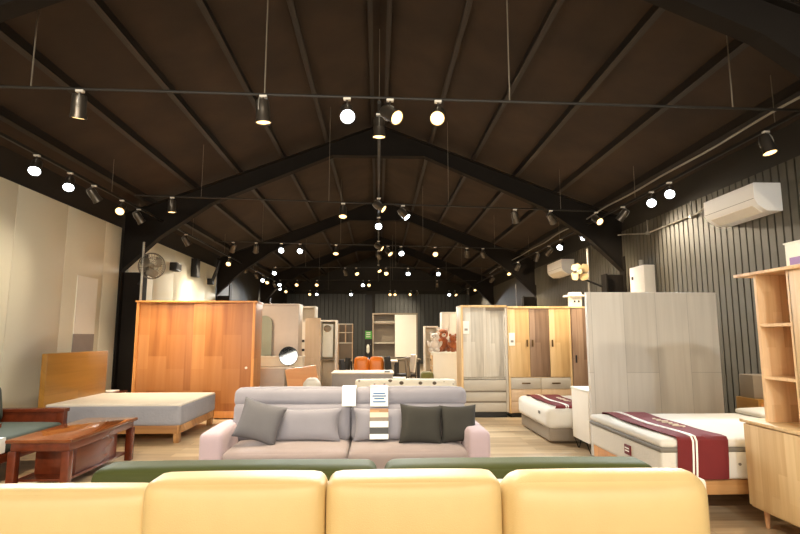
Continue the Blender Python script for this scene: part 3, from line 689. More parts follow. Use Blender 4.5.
# grey sliding wardrobe
t = thing('grey_wardrobe', 'pale grey sliding door wardrobe with three drawers below', 'wardrobe', (2.0, 10.3, 0))
X0, X1, Y0, Y1, ZT = 1.56, 2.44, 10.0, 10.6, 2.08
B(X0, X0+.04, Y0, Y1, .1, ZT, bev=.004).build('side_panel', M['lightoak'], t)
B(X1-.04, X1, Y0, Y1, .1, ZT, bev=.004).build('side_panel', M['greywood'], t)
B(X0, X1, Y0-.01, Y1, ZT-.04, ZT, bev=.004).build('top_panel', M['lightoak'], t)
B(X0+.04, X1-.04, Y1-.02, Y1, .1, ZT-.04).build('back_panel', M['greywood'], t)
B(X0+.04, X1-.04, Y0+.04, Y1-.02, .70, .73).build('divider', M['greywood'], t)
xm = X0+.48
B(X0+.04, xm, Y0+.02, Y0+.04, .74, ZT-.04, bev=.003).build('sliding_door', M['greydoor'], t)
B(xm-.03, X1-.04, Y0+.05, Y0+.07, .74, ZT-.1, bev=.003).build('sliding_door', M['greydoor'], t)
B(xm-.03, X1-.04, Y0+.05, Y0+.07, ZT-.1, ZT-.04).build('track_cover', M['taupe'], t)
for z0, z1 in ((.49, .70), (.30, .47), (.11, .28)):
    B(X0+.045, X1-.045, Y0+.0, Y0+.03, z0, z1-.012, bev=.004).build('drawer', M['drawergrey'], t)
B(X0+.03, X1-.03, Y0+.06, Y1-.03, 0, .1).build('plinth', M['black'], t)
B(X0+.04, X1-.04, Y0+.03, Y1-.03, .1, .5).build('carcass', M['taupe'], t)
price_tag('white tag on the left door of the grey wardrobe', X0+.1, Y0+.02, 1.66, .12, .24)
# two-tone wardrobe
t = thing('two_tone_wardrobe', 'light oak wardrobe with alternating light and smoked doors', 'wardrobe', (3.1, 10.3, 0))
X0, X1 = 2.45, 3.66
B(X0, X0+.035, Y0, Y1, .08, ZT-.03, bev=.004).build('side_panel', M['lightoak'], t)
B(X1-.035, X1, Y0, Y1, .08, ZT-.03, bev=.004).build('side_panel', M['lightoak'], t)
B(X0, X1+.0, Y0-.01, Y1, ZT-.06, ZT-.02, bev=.004).build('top_panel', M['lightoak'], t)
B(X0+.03, X1-.03, Y0+.04, Y1, .08, ZT-.06).build('carcass', M['lightoak'], t)
B(X0+.03, X1-.03, Y0+.05, Y1-.02, 0, .08).build('plinth', M['black'], t)
dw = (X1-X0-.07)/3
for i in range(3):
    a = X0+.035+dw*i
    d = B(a+.003, a+dw-.003, Y0+.0, Y0+.03, .74, ZT-.065, bev=.003).build('door', M['darkoak'] if i == 1 else M['lightoak'], t)
    hx = a+dw-.05 if i == 0 else a+.05
    B(hx-.014, hx+.014, Y0-.025, Y0, 1.3, 1.43, bev=.006).build('handle', M['brass'], d)
for z0, z1 in ((.52, .725), (.30, .51), (.09, .29)):
    for i in range(2):
        w = (X1-X0-.07)/2; a = X0+.035+w*i
        d = B(a+.004, a+w-.004, Y0+.0, Y0+.03, z0, z1, bev=.004).build('drawer', M['drawergrey'] if z0 > .5 else M['beige'], t)
        if z0 > .3: B(a+w/2-.08, a+w/2+.08, Y0-.025, Y0, (z0+z1)/2-.01, (z0+z1)/2+.014, bev=.006).build('handle', M['brass'], d)
price_tag('white tag on the first oak door of the two-tone wardrobe', X0+.075, Y0-.002, 1.44, .11, .24)
t = thing('smoked_wardrobe', 'narrow smoked oak wardrobe between the two-tone wardrobe and grey panel', 'wardrobe', (3.9, 10.3, 0))
B(3.67, 4.3, Y0+.03, Y1, .0, ZT-.05, bev=.004).build('carcass', M['darkoak'], t)
B(3.66, 4.31, Y0+.0, Y1, ZT-.05, ZT-.02, bev=.003).build('top_panel', M['lightoak'], t)
d = B(3.685, 4.28, Y0+.005, Y0+.03, .1, ZT-.06, bev=.003).build('door', M['darkoak'], t)
B(3.73, 3.755, Y0-.02, Y0+.005, 1.0, 1.14, bev=.006).build('handle', M['black'], d)
# things on top
t = thing('router_box', 'white box with small sockets standing on top of smoked wardrobe', 'box', (3.84, 10.2, ZT-.02))
B(3.72, 3.92, 10.05, 10.25, ZT-.02, 2.34, bev=.01).build('case', M['whitepaint'], t)
B(3.63, 4.0, 10.0, 10.28, 2.26, 2.285, bev=.004).build('lid_board', M['paper'], t)
for x in (3.76, 3.84): B(x, x+.03, 10.04, 10.052, 2.14, 2.18).build('socket', M['ink'], t)
# divider panel
t = thing('room_divider', 'tall pale grey laminate partition panel behind the burgundy runner bed', 'panel', (3.55, 6.75, 0))
B(2.68, 4.38, 6.70, 6.78, 0.02, 2.06, bev=.004).build('board', M['greypanel'], t)
B(2.68, 4.38, 6.69, 6.80, 0, .03).build('foot', M['taupe'], t)
# white sideboard
t = thing('white_sideboard', 'white sideboard on black hairpin legs beside the grey panel', 'sideboard', (3.1, 7.1, 0))
B(2.68, 3.6, 6.82, 7.4, .14, .79, bev=.006).build('body', M['whitepaint'], t)
B(2.67, 3.61, 6.81, 7.41, .79, .81, bev=.004).build('top', M['paper'], t)
for x in (2.72, 3.5):
    for y in (6.9, 7.32):
        MB().tube([(x-.05, y, .145), (x, y, 0.008), (x+.012, y, .008), (x+.05, y, .145)], .006, 6).build('leg', M['black'], t)
# second bed
def runner(name, lb, x0, x1, ytop0, ytop1, z, drop, folds=.006):
    t = thing(name, lb, 'bed runner', ((x0+x1)/2, ytop0, z))
    b2 = bmesh.new(); path = [(ytop1+.008, z-.2), (ytop1+.012, z-.05), (ytop1-.01, z+.004)]
    n = 16
    for i in range(1, n): path.append((ytop1-(ytop1-ytop0)*i/n, z+.012))
    path += [(ytop0+.015, z+.006), (ytop0-.012, z-.02), (ytop0-.018, z-drop*.5), (ytop0-.02, z-drop)]
    nx = 10; V = []
    for i, (y, zz) in enumerate(path):
        skew = .06*math.sin(i*.45)
        V.append([[b2.verts.new((x0+(x1-x0)*k/nx+skew*.4, y+s*.0, zz+folds*math.sin(k*1.3+i*.7)*(1 if 3 < i < len(path)-4 else 0)+s)) for k in range(nx+1)] for s in (0, .006)])
    for i in range(len(V)-1):
        for k in range(nx):
            b2.faces.new((V[i][1][k], V[i][1][k+1], V[i+1][1][k+1], V[i+1][1][k])); b2.faces.new((V[i][0][k], V[i+1][0][k], V[i+1][0][k+1], V[i][0][k+1]))
        b2.faces.new((V[i][0][0], V[i][1][0], V[i+1][1][0], V[i+1][0][0])); b2.faces.new((V[i][0][nx], V[i+1][0][nx], V[i+1][1][nx], V[i][1][nx]))
    for q in (0, -1):
        for k in range(nx): b2.faces.new((V[q][0][k], V[q][0][k+1], V[q][1][k+1], V[q][1][k]))
    mb = MB(); mb._add(b2); mb.build('cloth', M['burg'], t)
    xc = x0+(x1-x0)*.3
    for dx in (0, .03):
        pts = [(xc+dx+.4*.06*math.sin(i*.45), y-(.008 if zz < z-.01 and y < (ytop0+ytop1)/2 else 0), zz+(.012 if zz > z-.01 else 0)) for i, (y, zz) in enumerate(path)][2:]
        b2 = bmesh.new(); O = []
        for (x, y, zz) in pts: O.append([b2.verts.new((x-.008, y, zz)), b2.verts.new((x+.008, y, zz)), b2.verts.new((x+.008, y+.004, zz-.006)), b2.verts.new((x-.008, y+.004, zz-.006))])
        for A, Q in zip(O, O[1:]):
            for k in range(4): j = (k+1) % 4; b2.faces.new((A[k], A[j], Q[j], Q[k]))
        b2.faces.new(O[0]); b2.faces.new(O[-1][::-1])
        mb = MB(); mb._add(b2); mb.build('white_stripe', M['paper'], t)
    # embroidered emblem: looping thread
    cx, cy = x0+(x1-x0)*.72, ytop0+(ytop1-ytop0)*.45
    mb = MB(); pts = [(cx+.035*math.sin(a*5)+.01*math.cos(a*3), cy-.25+.5*a/(2*PI), z+.024) for a in [2*PI*i/60 for i in range(61)]]
    mb.tube(pts, .006, 5); mb.build('embroidery', M['cream'], t)
t = thing('bed', 'white mattress on dark grey box base at the foot of the two-tone wardrobe', 'bed', (3.3, 8.3, 0))
MB().cushion(2.42, 4.42, 7.62, 9.1, .02, .22, r=.03).build('box_base', M['taupe'], t)
MB().cushion(2.38, 4.44, 7.55, 9.14, .2, .5, r=.075, bulge=(.03, .03, .01), n=18).build('mattress', M['white'], t)
MB().tube([(2.39, 9.05, .43), (2.37, 8.3, .43), (2.39, 7.64, .43), (2.46, 7.56, .43), (3.3, 7.54, .43), (4.3, 7.56, .43)], .008, 6).build('piping', M['tape'], t)
B(2.352, 2.362, 7.82, 7.9, .38, .42, bev=.002).build('care_tag', M['tape'], t)
runner('bed_runner', 'burgundy runner with white stripe on the bed by the two-tone wardrobe', 2.5, 3.0, 7.6, 9.08, .508, .03)
# near right bed
t = thing('bed', 'wide oak bed with white mattress and grey band at lower right', 'bed', (3.6, 5.15, 0))
X0, X1, Y0, Y1 = 2.38, 4.78, 4.52, 6.02
MB().cushion(X0, X1, Y0, Y1, .30, .555, r=.04, n=16).build('mattress', M['white'], t)
MB().cushion(X0-.012, X1, Y0-.012, Y1+.012, .525, .572, r=.02).build('grey_band', M['tape'], t)
MB().cushion(X0-.004, X1, Y0-.004, Y1+.004, .56, .635, r=.035, bulge=(0, 0, .012), n=18).build('pillow_top', M['white'], t)
B(X0+.04, X1, Y0+.02, Y0+.06, .18, .30, bev=.006).build('side_rail', M['oakx'], t)
B(X0+.04, X1, Y1-.06, Y1-.02, .18, .30, bev=.006).build('side_rail', M['oakx'], t)
B(X0+.02, X0+.06, Y0+.02, Y1-.02, .18, .36, bev=.006).build('foot_rail', M['oaktrim'], t)
B(X0+.06, X1, Y0+.06, Y1-.06, .24, .30).build('slat_base', M['oakx'], t)
for x in (X0+.3, X1-.1):
    for y in (Y0+.2, Y1-.2): B(x-.04, x+.04, y-.04, y+.04, 0, .25, bev=.006).build('leg', M['black'], t)
B(X1, X1+.07, Y0-.03, Y1+.03, .0, 1.0, bev=.01).build('headboard', M['oakx'], t)
yl = at(627, 445, x=X0-.01).y
d = B(X0-.012, X0+.002, yl-.06, yl+.06, .385, .475, bev=.003).build('sewn_label', M['redprint'], t)
for z in (.42, .445): B(X0-.0145, X0-.011, yl-.04, yl+.04, z-.005, z+.006).build('label_text', M['paper'], d)
for x in (2.9, 3.05, 3.3): MB().cyl((x, Y0-.008, .43), (x, Y0+.004, .43), .012, seg=10).build('tuft_button', M['tape'], t)
runner('bed_runner', 'burgundy runner with white stripes draped over the near right bed', 2.5, 2.94, Y0-.0, Y1, .643, .33)
o = MB().cushion(4.0, 4.6, 5.4, 5.95, .645, .70, r=.027, bulge=(0, 0, .03)).build('pillow', M['white']); tag(o, 'flat white pillow at the head of the near right bed', 'pillow')
# nightstand behind shelf
p = at(747, 398, y=6.3)
t = thing('nightstand', 'honey coloured bedside chest beyond the near right bed', 'nightstand', (p.x+.25, 6.35, 0))
B(p.x, p.x+.5, 6.12, 6.5, .1, p.z, bev=.006).build('body', M['ochre'], t)
B(p.x+.03, p.x+.47, 6.105, 6.12, .42, p.z-.04, bev=.004).build('drawer', M['oaktrim'], t)
for x in (p.x+.05, p.x+.45): B(x-.02, x+.02, 6.15, 6.47, 0, .1).build('leg', M['black'], t)
o = B(p.x+.02, p.x+.46, 6.2, 6.45, p.z, 1.04, bev=.01).build('grey_box', M['taupe']); tag(o, 'dark grey box standing on the honey coloured bedside chest', 'box')
# rubberwood shelf unit
t = thing('bookcase', 'rubberwood bookcase with open shelves above a cabinet at right edge', 'bookcase', (3.3, 3.8, 0))
XC = 3.0; yF = at(742, 430, x=XC).y; yN = 3.15
B(XC+.02, XC+.62, yN+.02, yF-.02, .14, .80, bev=.004).build('cabinet_body', M['rubberface'], t)
B(XC-.01, XC+.64, yN-.01, yF+.01, .80, .825, bev=.004).build('cabinet_top', M['rubberface'], t)
ym = (yN+yF)/2-.12
for a, b in ((ym+.003, yF-.022), (yN+.022, ym-.003)): B(XC, XC+.02, a, b, .16, .79, bev=.003).build('door', M['rubberface'], t)
for x in (XC+.08, XC+.56):
    for y in (yN+.1, yF-.1): MB().cyl((x, y, 0), (x+(.0), y, .15), .014, .024, 12).build('leg', M['orangewood'], t)
XH = XC+.08
yf = at(756, 300, x=XH).y; yn = at(789, 300, x=XH).y
zt = at(756, 275, x=XH, ).z
B(XH, XH+.5, yf-.02, yf+.012, .825, zt, bev=.003).build('upright', M['rubber'], t)
B(XH, XH+.5, yn-.022, yn+.01, .825, zt, bev=.003).build('upright', M['rubber'], t)
B(XH, XH+.5, yN-.0, yN+.03, .825, zt, bev=.003).build('upright', M['rubber'], t)
B(XH+.48, XH+.5, yn, yf, .825, zt).build('back_panel', M['rubber'], t)
B(XH, XH+.02, yN+.02, yn-.01, .825, zt, bev=.002).build('front_panel', M['rubberface'], t)
ytip = at(733, 275, x=XH-.03).y
B(XH-.03, XH+.56, yN-.03, ytip, zt, zt+.025, bev=.003).build('top_board', M['rubber'], t)
for py in (325, 378):
    z = at(770, py, x=XH).z; B(XH+.003, XH+.48, yn+.01, yf-.02, z-.012, z+.012).build('shelf', M['rubber'], t)
# carton on top
pa = at(786, 262, x=XH+.02)
t = thing('printed_carton', 'white carton with purple print on top of the bookcase', 'box', (XH+.2, pa.y-.2, zt+.025))
B(XH+.02, XH+.32, pa.y-.36, pa.y, zt+.025, zt+.205, bev=.004).build('carton', M['paper'], t)
B(XH+.017, XH+.02, pa.y-.30, pa.y-.04, zt+.035, zt+.09).build('purple_print', M['purple'], t)
B(XH+.015, XH+.34, pa.y-.37, pa.y+.01, zt+.196, zt+.209, bev=.003).build('lid', M['paper'], t)

# ================================================================ MIDDLE DISTANCE
def plain_cabinet(name, lb, cat, x0, x1, y0, y1, zt, body, door=None, nd=1, handle=True, frame=None):
    t = thing(name, lb, cat, ((x0+x1)/2, (y0+y1)/2, 0)); fr = frame or body
    B(x0, x0+.03, y0, y1, .0, zt, bev=.003).build('side_panel', fr, t); B(x1-.03, x1, y0, y1, .0, zt, bev=.003).build('side_panel', fr, t)
    B(x0+.03, x1-.03, y0, y1, zt-.04, zt, bev=.003).build('top_panel', fr, t); B(x0+.03, x1-.03, y1-.02, y1, .06, zt-.04).build('back_panel', body, t)
    B(x0+.03, x1-.03, y0+.03, y1-.02, 0, .08).build('plinth', fr, t)
    if door:
        w = (x1-x0-.06)/nd
        for i in range(nd):
            a = x0+.03+w*i; d = B(a+.003, a+w-.003, y0+.003, y0+.025, .085, zt-.045, bev=.002).build('door', door, t)
            if handle: B(a+w-.05, a+w-.035, y0-.02, y0+.003, .95, 1.1, bev=.004).build('handle', M['brass'], d)
    return t
a = at(266, 303, y=12); b_ = at(299, 303, y=12)
plain_cabinet('beige_wardrobe', 'plain pink beige wardrobe panel right behind the oak wardrobe', 'wardrobe', a.x-.25, b_.x, 12.0, 12.6, 2.22, M['pinkbeige'], M['pinkbeige'], 1, False)
t = thing('arched_mirror', 'narrow arched sage green mirror leaning on the pink beige wardrobe', 'mirror', (a.x+.05, 11.93, .0))
b2 = bmesh.new(); xa, xb = a.x-.17, at(271.5, 330, y=11.9).x; r = (xb-xa)/2; zc = 1.95-r
prof = [(xa, .75), (xb, .75)]+[((xa+xb)/2+r*math.cos(th), zc+r*1.0*math.sin(th)) for th in [PI*i/14 for i in range(15)]]
extr(b2, prof, 11.94, 11.985); mb = MB(); mb._add(b2); mb.build('glass', M['sage'], t)
B(xa+.02, xb-.02, 11.9, 11.99, 0, .76).build('stand', M['pinkbeige'], t)
# white frame unit
a = at(298, 306, y=14.6); b_ = at(315.5, 306, y=14.6)
plain_cabinet('white_wardrobe', 'open white framed wardrobe rising above the beige panel', 'wardrobe', a.x, b_.x, 14.6, 15.2, a.z, M['cream'], None, frame=M['whitepaint'])
a = at(299, 320, y=13.2); b_ = at(308, 320, y=13.2)
t = plain_cabinet('slot_cabinet', 'narrow white cabinet with two dark slots beside tall beige board', 'cabinet', a.x-.1, b_.x, 13.2, 13.7, a.z, M['whitepaint'], M['whitepaint'], 1, False)
for py in (341, 350):
    p = at(302, py, y=13.19); B(p.x-.07, p.x+.06, 13.188, 13.21, p.z-.03, p.z+.03).build('slot', M['ink'], t)
a = at(305.5, 318, y=12.9); b_ = at(320.5, 318, y=12.9)
t = thing('beige_board', 'tall plain beige wood board standing left of the arched opening cabinet', 'panel', ((a.x+b_.x)/2, 12.95, 0))
B(a.x, b_.x, 12.9, 13.0, .02, a.z, bev=.004).build('board', M['beige'], t); B(a.x-.02, b_.x+.02, 12.85, 13.1, 0, .03).build('foot', M['beige'], t)
a = at(320, 320, y=14.0); b_ = at(336.5, 320, y=14.0)
t = plain_cabinet('display_cabinet', 'beige framed display cabinet with pale curtain inside, middle distance', 'cabinet', a.x, b_.x, 14.0, 14.6, a.z, M['cream'], None, frame=M['whitepaint'])
B(a.x+.05, b_.x-.1, 14.2, 14.23, .95, a.z-.1, bev=.005).build('white_panel', M['paper'], t)
MB().ball(((a.x+b_.x)/2-.03, 14.12, a.z-.22), .1, .05, .09).build('hanging_ornament', M['taupe'], t)
B(a.x+.03, b_.x-.03, 14.02, 14.5, .88, .91).build('shelf', M['taupe'], t)
# dressing table with round mirror
t = thing('dressing_table', 'pale pink dressing table beyond the oak wardrobe corner', 'dressing table', (-2.1, 11.3, 0))
a = at(255, 366, y=11.1); b_ = at(292, 366, y=11.1)
B(a.x-.2, b_.x, 11.1, 11.5, .84, .87, bev=.004).build('top', M['whitepaint'], t)
B(a.x-.18, b_.x-.15, 11.12, 11.48, .1, .84, bev=.004).build('body', M['pinkbeige'], t)
B(b_.x-.15, b_.x-.13, 11.12, 11.48, .1, .84).build('side_strip', M['taupe'], t)
B(a.x-.16, b_.x-.17, 11.105, 11.12, .55, .8, bev=.003).build('drawer', M['pinkbeige'], t)
for x in (a.x-.12, b_.x-.2): MB().cyl((x, 11.3, 0), (x, 11.3, .1), .02, seg=8).build('leg', M['black'], t)
t = thing('hutch_shelf', 'low white shelf unit between the dressing table and beige wardrobe', 'shelf', (-2.1, 11.75, 0))
a = at(263, 356, y=11.7); b_ = at(304, 356, y=11.7)
B(a.x-.2, b_.x, 11.6, 11.88, a.z-.025, a.z, bev=.004).build('top', M['whitepaint'], t)
B(a.x-.18, b_.x-.02, 11.62, 11.86, .0, a.z-.025).build('body', M['cream'], t)
p = at(288.5, 356, y=11.3)
t = thing('round_mirror', 'round tabletop mirror standing on the pale pink dressing table', 'mirror', (p.x, 11.3, .87))
MB().lathe(p, [(.001, -.012), (.195, -.012), (.2, .0), (.195, .008), (.001, .008)], 40, rot=(PI/2-.155, 0, .09)).build('frame', M['black'], t)
q = Euler((PI/2-.155, 0, .09)).to_matrix()
MB().lathe(p+q@Vector((0, 0, .011)), [(.001, 0), (.186, 0), (.186, .003), (.001, .003)], 40, rot=(PI/2-.155, 0, .09)).build('glass', M['mirror'], t)
MB().cyl((p.x, 11.33, .872), (p.x, 11.33, p.z-.18), .012, seg=8).build('stand', M['black'], t)
# orange wood lounge chair, tilted back
t = thing('wooden_chair', 'chair with slanted orange wood back behind the grey sofa', 'chair', (-1.5, 9.4, 0))
a = at(287, 372, y=9.3); b_ = at(318, 372, y=9.3)
MB().box(a.x, b_.x, 9.3, 9.34, .5, .98, bev=.015, rot=(.25, -.14, 0)).build('backrest', M['orangewood'], t)
MB().cushion(a.x, b_.x, 8.85, 9.32, .38, .46, r=.03).build('seat', M['orangewood'], t)
for x in (a.x+.03, b_.x-.03):
    for y in (8.9, 9.28): MB().cyl((x, y, 0), (x, y, .4), .016, .022, 10).build('leg', M['black'], t)
# white domed lamp on stool
p = at(312, 383, y=8.2)
t = thing('round_stool', 'small round white stool behind the left half of the grey sofa', 'stool', (p.x, 8.2, 0))
MB().lathe((p.x, 8.2, 0), [(.001, .5), (.15, .5), (.155, .515), (.15, .53), (.001, .53)], 28).build('seat', M['whitepaint'], t)
for k in range(3):
    an = 2*PI*k/3; MB().cyl((p.x+.13*math.cos(an), 8.2+.13*math.sin(an), 0), (p.x+.08*math.cos(an), 8.2+.08*math.sin(an), .5), .012, seg=8).build('leg', M['black'], t)
t = thing('white_cushion', 'round white puffy cushion on the stool behind the grey sofa', 'cushion', (p.x, 8.2, .53))
MB().cushion(p.x-.125, p.x+.125, 8.08, 8.32, .53, p.z+.06, r=.09, bulge=(.01, .01, .02)).build('cover', M['white'], t)
MB().ball((p.x, 8.2, p.z+.075), .015, .015, .01).build('button', M['tape'], t)
# grey counter
a = at(331, 374, y=11.4); b_ = at(394, 374, y=11.4)
t = thing('grey_counter', 'low grey cabinet with cream top in the middle aisle', 'sideboard', ((a.x+b_.x)/2, 11.9, 0))
B(a.x, b_.x, 11.4, 12.35, .70, .73, bev=.006).build('top', M['cream'], t)
B(a.x+.02, b_.x-.02, 11.42, 12.33, .06, .70, bev=.004).build('body', M['acgrey'], t)
B(a.x+.06, b_.x-.06, 11.46, 12.3, 0, .06).build('plinth', M['black'], t)
xm = (a.x+b_.x)/2
for u, v in ((a.x+.03, xm-.004), (xm+.004, b_.x-.03)): B(u, v, 11.408, 11.42, .1, .68, bev=.003).build('door', M['acgrey'], t)
o = B(b_.x-.2, b_.x-.08, 11.5, 11.6, .73, .755, bev=.004).build('black_card_holder', M['black']); tag(o, 'tiny black holder on the cream topped grey cabinet', 'holder')
# orange armchair
a = at(354, 360, y=13.4); b_ = at(384, 360, y=13.4); t = thing('orange_armchair', 'orange leather tub armchair seen past the grey cabinet', 'armchair', ((a.x+b_.x)/2, 13.7, 0))
xm = (a.x+b_.x)/2
for u, v in ((a.x, xm), (xm, b_.x)): MB().cushion(u, v, 13.35, 13.55, .42, .97, r=.08, bulge=(0, .02, .02)).build('back_cushion', M['orange'], t)
MB().cushion(a.x+.03, b_.x-.03, 13.5, 14.1, .26, .46, r=.06).build('seat_cushion', M['orange'], t)
for x in (a.x, b_.x-.1): MB().cushion(x, x+.1, 13.45, 14.1, .12, .62, r=.045).build('armrest', M['orange'], t)
for x in (a.x+.05, b_.x-.05):
    for y in (13.5, 14.0): MB().cyl((x, y, 0), (x, y, .27), .018, seg=8).build('leg', M['black'], t)
# dining tables & chairs
def table(lb, x0, x1, y0, y1, z, top):
    t = thing('dining_table', lb, 'table', ((x0+x1)/2, (y0+y1)/2, 0))
    B(x0, x1, y0, y1, z-.035, z, bev=.006).build('tabletop', top, t)
    for x in (x0+.06, x1-.06):
        for y in (y0+.06, y1-.06): B(x-.025, x+.025, y-.025, y+.025, 0, z-.035).build('leg', M['black'], t)
    B(x0+.05, x1-.05, y0+.05, y1-.05, z-.1, z-.035).build('apron', M['taupe'], t)
a = at(356, 358, y=16); b_ = at(397, 358, y=16)
table('pale topped dining table in front of the half open white wardrobe', a.x, b_.x, 15.2, 16.1, .80, M['cream'])
a = at(396, 359, y=17.8); b_ = at(420, 359, y=17.8)
table('darker dining table in front of the white wardrobe door', a.x, b_.x, 17.4, 18.1, .76, M['taupe'])
def chair(lb, x, y, rz, seat, back, h=.95):
    t = thing('dining_chair', lb, 'chair', (x, y, 0), 'dining chairs at the back of the hall')
    MB().cushion(x-.22, x+.22, y-.22, y+.22, .43, .49, r=.025).build('seat', seat, t)
    MB().cushion(x-.2, x+.2, y+.17, y+.23, .52, h, r=.028, rot=(-.12, 0, 0)).build('backrest', back, t)
    for sx in (-1, 1):
        MB().cyl((x+sx*.19, y-.19, 0), (x+sx*.17, y-.17, .44), .013, .017, 8).build('leg', M['black'], t)
        MB().tube([(x+sx*.2, y+.24, 0), (x+sx*.18, y+.2, .45), (x+sx*.18, y+.24, h-.08)], .014, 8).build('leg', M['black'], t)
    t.rotation_euler = (0, 0, rz)
for px, y, rz, lb, s, bk in ((396, 13.3, 1.25, 'dark dining chair with pale seat beside the pale topped table', M['whitepaint'], M['charcoal']), (406, 14.6, -1.3, 'dining chair with cream back turned sideways in the aisle', M['charcoal'], M['whitepaint']),
                             (416, 12.9, 1.4, 'tall backed dark dining chair in front of the white door', M['charcoal'], M['taupe']), (341, 15.9, -1.2, 'black chair tucked under the desk of the open shelves', M['charcoal'], M['charcoal']), (349, 14.9, 1.35, 'black chair right of the desk with the open shelves', M['charcoal'], M['charcoal'])):
    x = at(px, 365, y=y).x; chair(lb, x, y, rz, s, bk, .86 if px < 360 else 1.0)
# far wardrobe half open
t = thing('half_open_wardrobe', 'taupe wardrobe with open shelves left and white sliding door right', 'wardrobe', (.65, 20.3, 0))
a = at(372.5, 313, y=20); b_ = at(417.5, 313, y=20); xm = at(395.5, 313, y=20).x; zt = a.z
B(a.x, a.x+.05, 20, 20.6, 0, zt).build('side_panel', M['taupe'], t); B(b_.x-.05, b_.x, 20, 20.6, 0, zt).build('side_panel', M['taupe'], t)
B(a.x+.05, b_.x-.05, 20, 20.6, zt-.05, zt).build('top_panel', M['taupe'], t); B(a.x+.05, b_.x-.05, 20.55, 20.6, .06, zt-.05).build('back_panel', M['taupe'], t)
B(xm-.02, xm+.02, 20.05, 20.55, .06, zt-.05).build('divider', M['taupe'], t)
B(xm-.02, b_.x-.05, 20.0, 20.03, .72, zt-.06, bev=.003).build('sliding_door', M['paper'], t)
B(a.x+.05, b_.x-.05, 20.02, 20.55, 0, .06).build('plinth', M['black'], t)
B(xm+.02, b_.x-.05, 20.02, 20.04, .08, .68).build('lower_panel', M['taupe'], t)
for py in (322, 323.5, 343): z = at(380, py, y=20.1).z; B(a.x+.05, xm-.02, 20.08, 20.5, z-.02, z+.02).build('shelf', M['greywood'] if py != 323.5 else M['taupe'], t)
B(a.x+.06, xm-.03, 20.08, 20.1, .1, .75).build('drawer', M['taupe'], t)
# open shelf with desk
a = at(338.5, 324, y=16.6); b_ = at(352.5, 324, y=16.6)
t = thing('open_bookshelf', 'small pale wood bookshelf with square niches above a desk', 'bookshelf', ((a.x+b_.x)/2, 16.8, 0))
zt = a.z; zb = at(345, 343, y=16.6).z; xm = (a.x+b_.x)/2
for x in (a.x, xm, b_.x): B(x-.012, x+.012, 16.6, 16.85, zb if x == xm else .0, zt).build('upright', M['beige'], t)
for z in (zt, (zt+zb)/2+.03, zb): B(a.x-.012, b_.x+.012, 16.6, 16.85, z-.012, z+.012).build('shelf', M['whitepaint'], t)
B(a.x, b_.x, 16.85, 16.87, .76, zt).build('back_panel', M['taupe'], t)
B(a.x-.05, b_.x+.02, 16.25, 16.87, .74, .77, bev=.004).build('desk_top', M['beige'], t)
for x in (a.x-.02, b_.x): B(x-.02, x+.02, 16.28, 16.32, 0, .74).build('leg', M['black'], t)
# green sign
p = at(368.5, 335, y=YB-.06)
t = thing('green_sign', 'small green and white sign on the dark door at the end wall', 'sign', (p.x, YB-.06, p.z-.2))
B(p.x-.18, p.x+.18, YB-.08, YB-.052, p.z-.22, p.z+.22).build('plate', M['green'], t)
for z in (-.1, .02, .12): B(p.x-.13, p.x+.1, YB-.088, YB-.08, p.z+z-.02, p.z+z+.03).build('white_mark', M['paper'], t)
# small flower-like white item
p = at(368, 349, y=19); t = thing('table_lamp', 'small slender white lamp on dark stand near the end wall', 'lamp', (p.x, 19, 0))
MB().lathe((p.x, 19, p.z), [(.02, -.15), (.055, -.1), (.05, .1), (.02, .16)], 14).build('lamp_shade', M['paper'], t)
MB().cyl((p.x, 19, .0), (p.x, 19, p.z-.1), .02, seg=8).build('stand', M['black'], t); MB().cyl((p.x, 19, 0), (p.x, 19, .02), .14, seg=18).build('base', M['black'], t)
# right middle cluster
a = at(424.5, 326, y=13.6); b_ = at(438, 326, y=13.6)
t = plain_cabinet('cream_bookcase', 'tall narrow cream bookcase left of the plush toys', 'bookcase', a.x, b_.x, 13.6, 14.0, a.z, M['cream'], None, frame=M['whitepaint'])
for z in (.5, .95, 1.4): B(a.x+.03, b_.x-.03, 13.62, 13.98, z, z+.02).build('shelf', M['cream'], t)
a = at(442, 312, y=14.6); b_ = at(456, 312, y=14.6)
plain_cabinet('cream_wardrobe', 'tall cream wardrobe rising behind the plush toys', 'wardrobe', a.x, b_.x, 14.6, 15.1, a.z, M['pinkbeige'], M['whitepaint'], 2, False, frame=M['whitepaint'])
a = at(433, 352, y=12.2); b_ = at(457.5, 352, y=12.2); zt = a.z
t = thing('white_chest', 'white chest of drawers carrying plush toys beside the grey wardrobe', 'chest of drawers', ((a.x+b_.x)/2, 12.45, 0))
B(a.x, b_.x, 12.2, 12.7, .06, zt-.03, bev=.004).build('body', M['whitepaint'], t); B(a.x-.015, b_.x+.0, 12.18, 12.72, zt-.03, zt, bev=.006).build('top', M['paper'], t)
B(a.x+.03, b_.x-.03, 12.25, 12.65, 0, .06).build('plinth', M['black'], t)
for i in range(4):
    z0 = .1+i*(zt-.16)/4; d = B(a.x-.018, a.x, 12.23, 12.67, z0, z0+(zt-.16)/4-.02, bev=.004).build('drawer', M['lightoak'], t)
    MB().cyl((a.x-.04, 12.45, z0+.12), (a.x-.018, 12.45, z0+.12), .02, seg=10).build('knob', M['brass'], d)
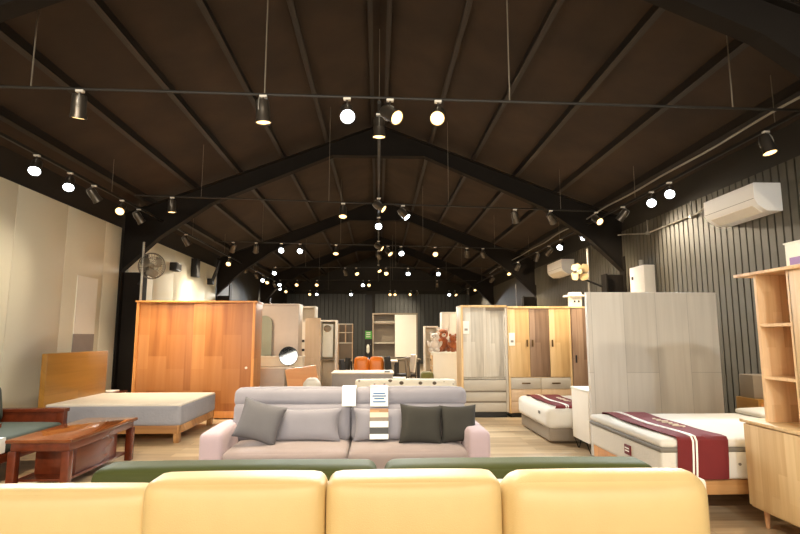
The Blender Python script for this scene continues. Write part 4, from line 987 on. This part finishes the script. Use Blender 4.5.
def plush(lb, x, y, z, s, body, face, rz):
    t = thing('plush_toy', lb, 'plush toy', (x, y, z), 'plush toys on the white chest')
    c = Vector((x, y, z))
    def P(a): return c+Vector(a)*s
    mb = MB().ball(P((0, 0, .17)), .15*s, .13*s, .18*s).ball(P((0, -.02, .42)), .13*s, .12*s, .12*s); mb.build('body', body, t)
    for sx in (-1, 1):
        MB().ball(P((sx*.1, -.01, .53)), .05*s, .03*s, .05*s).build('ear', face, t)
        MB().ball(P((sx*.16, -.07, .22)), .055*s, .055*s, .12*s, rot=(.5, sx*.6, 0)).build('arm', face if body != M['whiteplush'] else body, t)
        MB().ball(P((sx*.1, -.15, .06)), .065*s, .13*s, .062*s).build('leg', body, t)
        MB().ball(P((sx*.045, -.135, .45)), .013*s, .013*s, .013*s, u=8, v=6).build('eye', M['ink'], t)
    MB().ball(P((0, -.13, .39)), .055*s, .045*s, .045*s).build('muzzle', face, t)
    MB().ball(P((0, -.175, .405)), .016*s, .014*s, .012*s, u=8, v=6).build('nose', M['ink'], t)
    t.rotation_euler = (0, 0, rz)
w = b_.x-a.x
plush('white plush animal sitting at the left end of the white chest', a.x+w*.12, 12.36, zt, .8, M['whiteplush'], M['whiteplush'], -.3)
plush('brown plush bear with white muzzle in the middle of the white chest', a.x+w*.48, 12.56, zt, .98, M['brownplush'], M['whiteplush'], .1)
plush('small brown plush bear at the right end of the white chest', a.x+w*.86, 12.36, zt, .72, M['brownplush'], M['brownplush'], .3)
p = at(427, 374, y=11.6)
t = thing('olive_pouf', 'small olive pouf in front of the cream bookcase', 'pouf', (p.x, 11.6, 0)); MB().cushion(p.x-.14, p.x+.14, 11.45, 11.75, .05, p.z+.05, r=.08).build('cover', M['olivec'], t)
for sx in (-1, 1): MB().cyl((p.x+sx*.09, 11.6, 0), (p.x+sx*.09, 11.6, .07), .02, seg=8).build('leg', M['black'], t)

# ================================================================ LIGHT, VIEW
w = bpy.data.worlds.new('world'); S.world = w; w.use_nodes = True
bg = w.node_tree.nodes['Background']; bg.inputs[0].default_value = (1.0, .93, .82, 1); bg.inputs[1].default_value = 1.6
S.view_settings.view_transform = 'Standard'; S.view_settings.look = 'None'; S.view_settings.gamma = 1; S.view_settings.use_curve_mapping = False
S.view_settings.exposure = 0.75
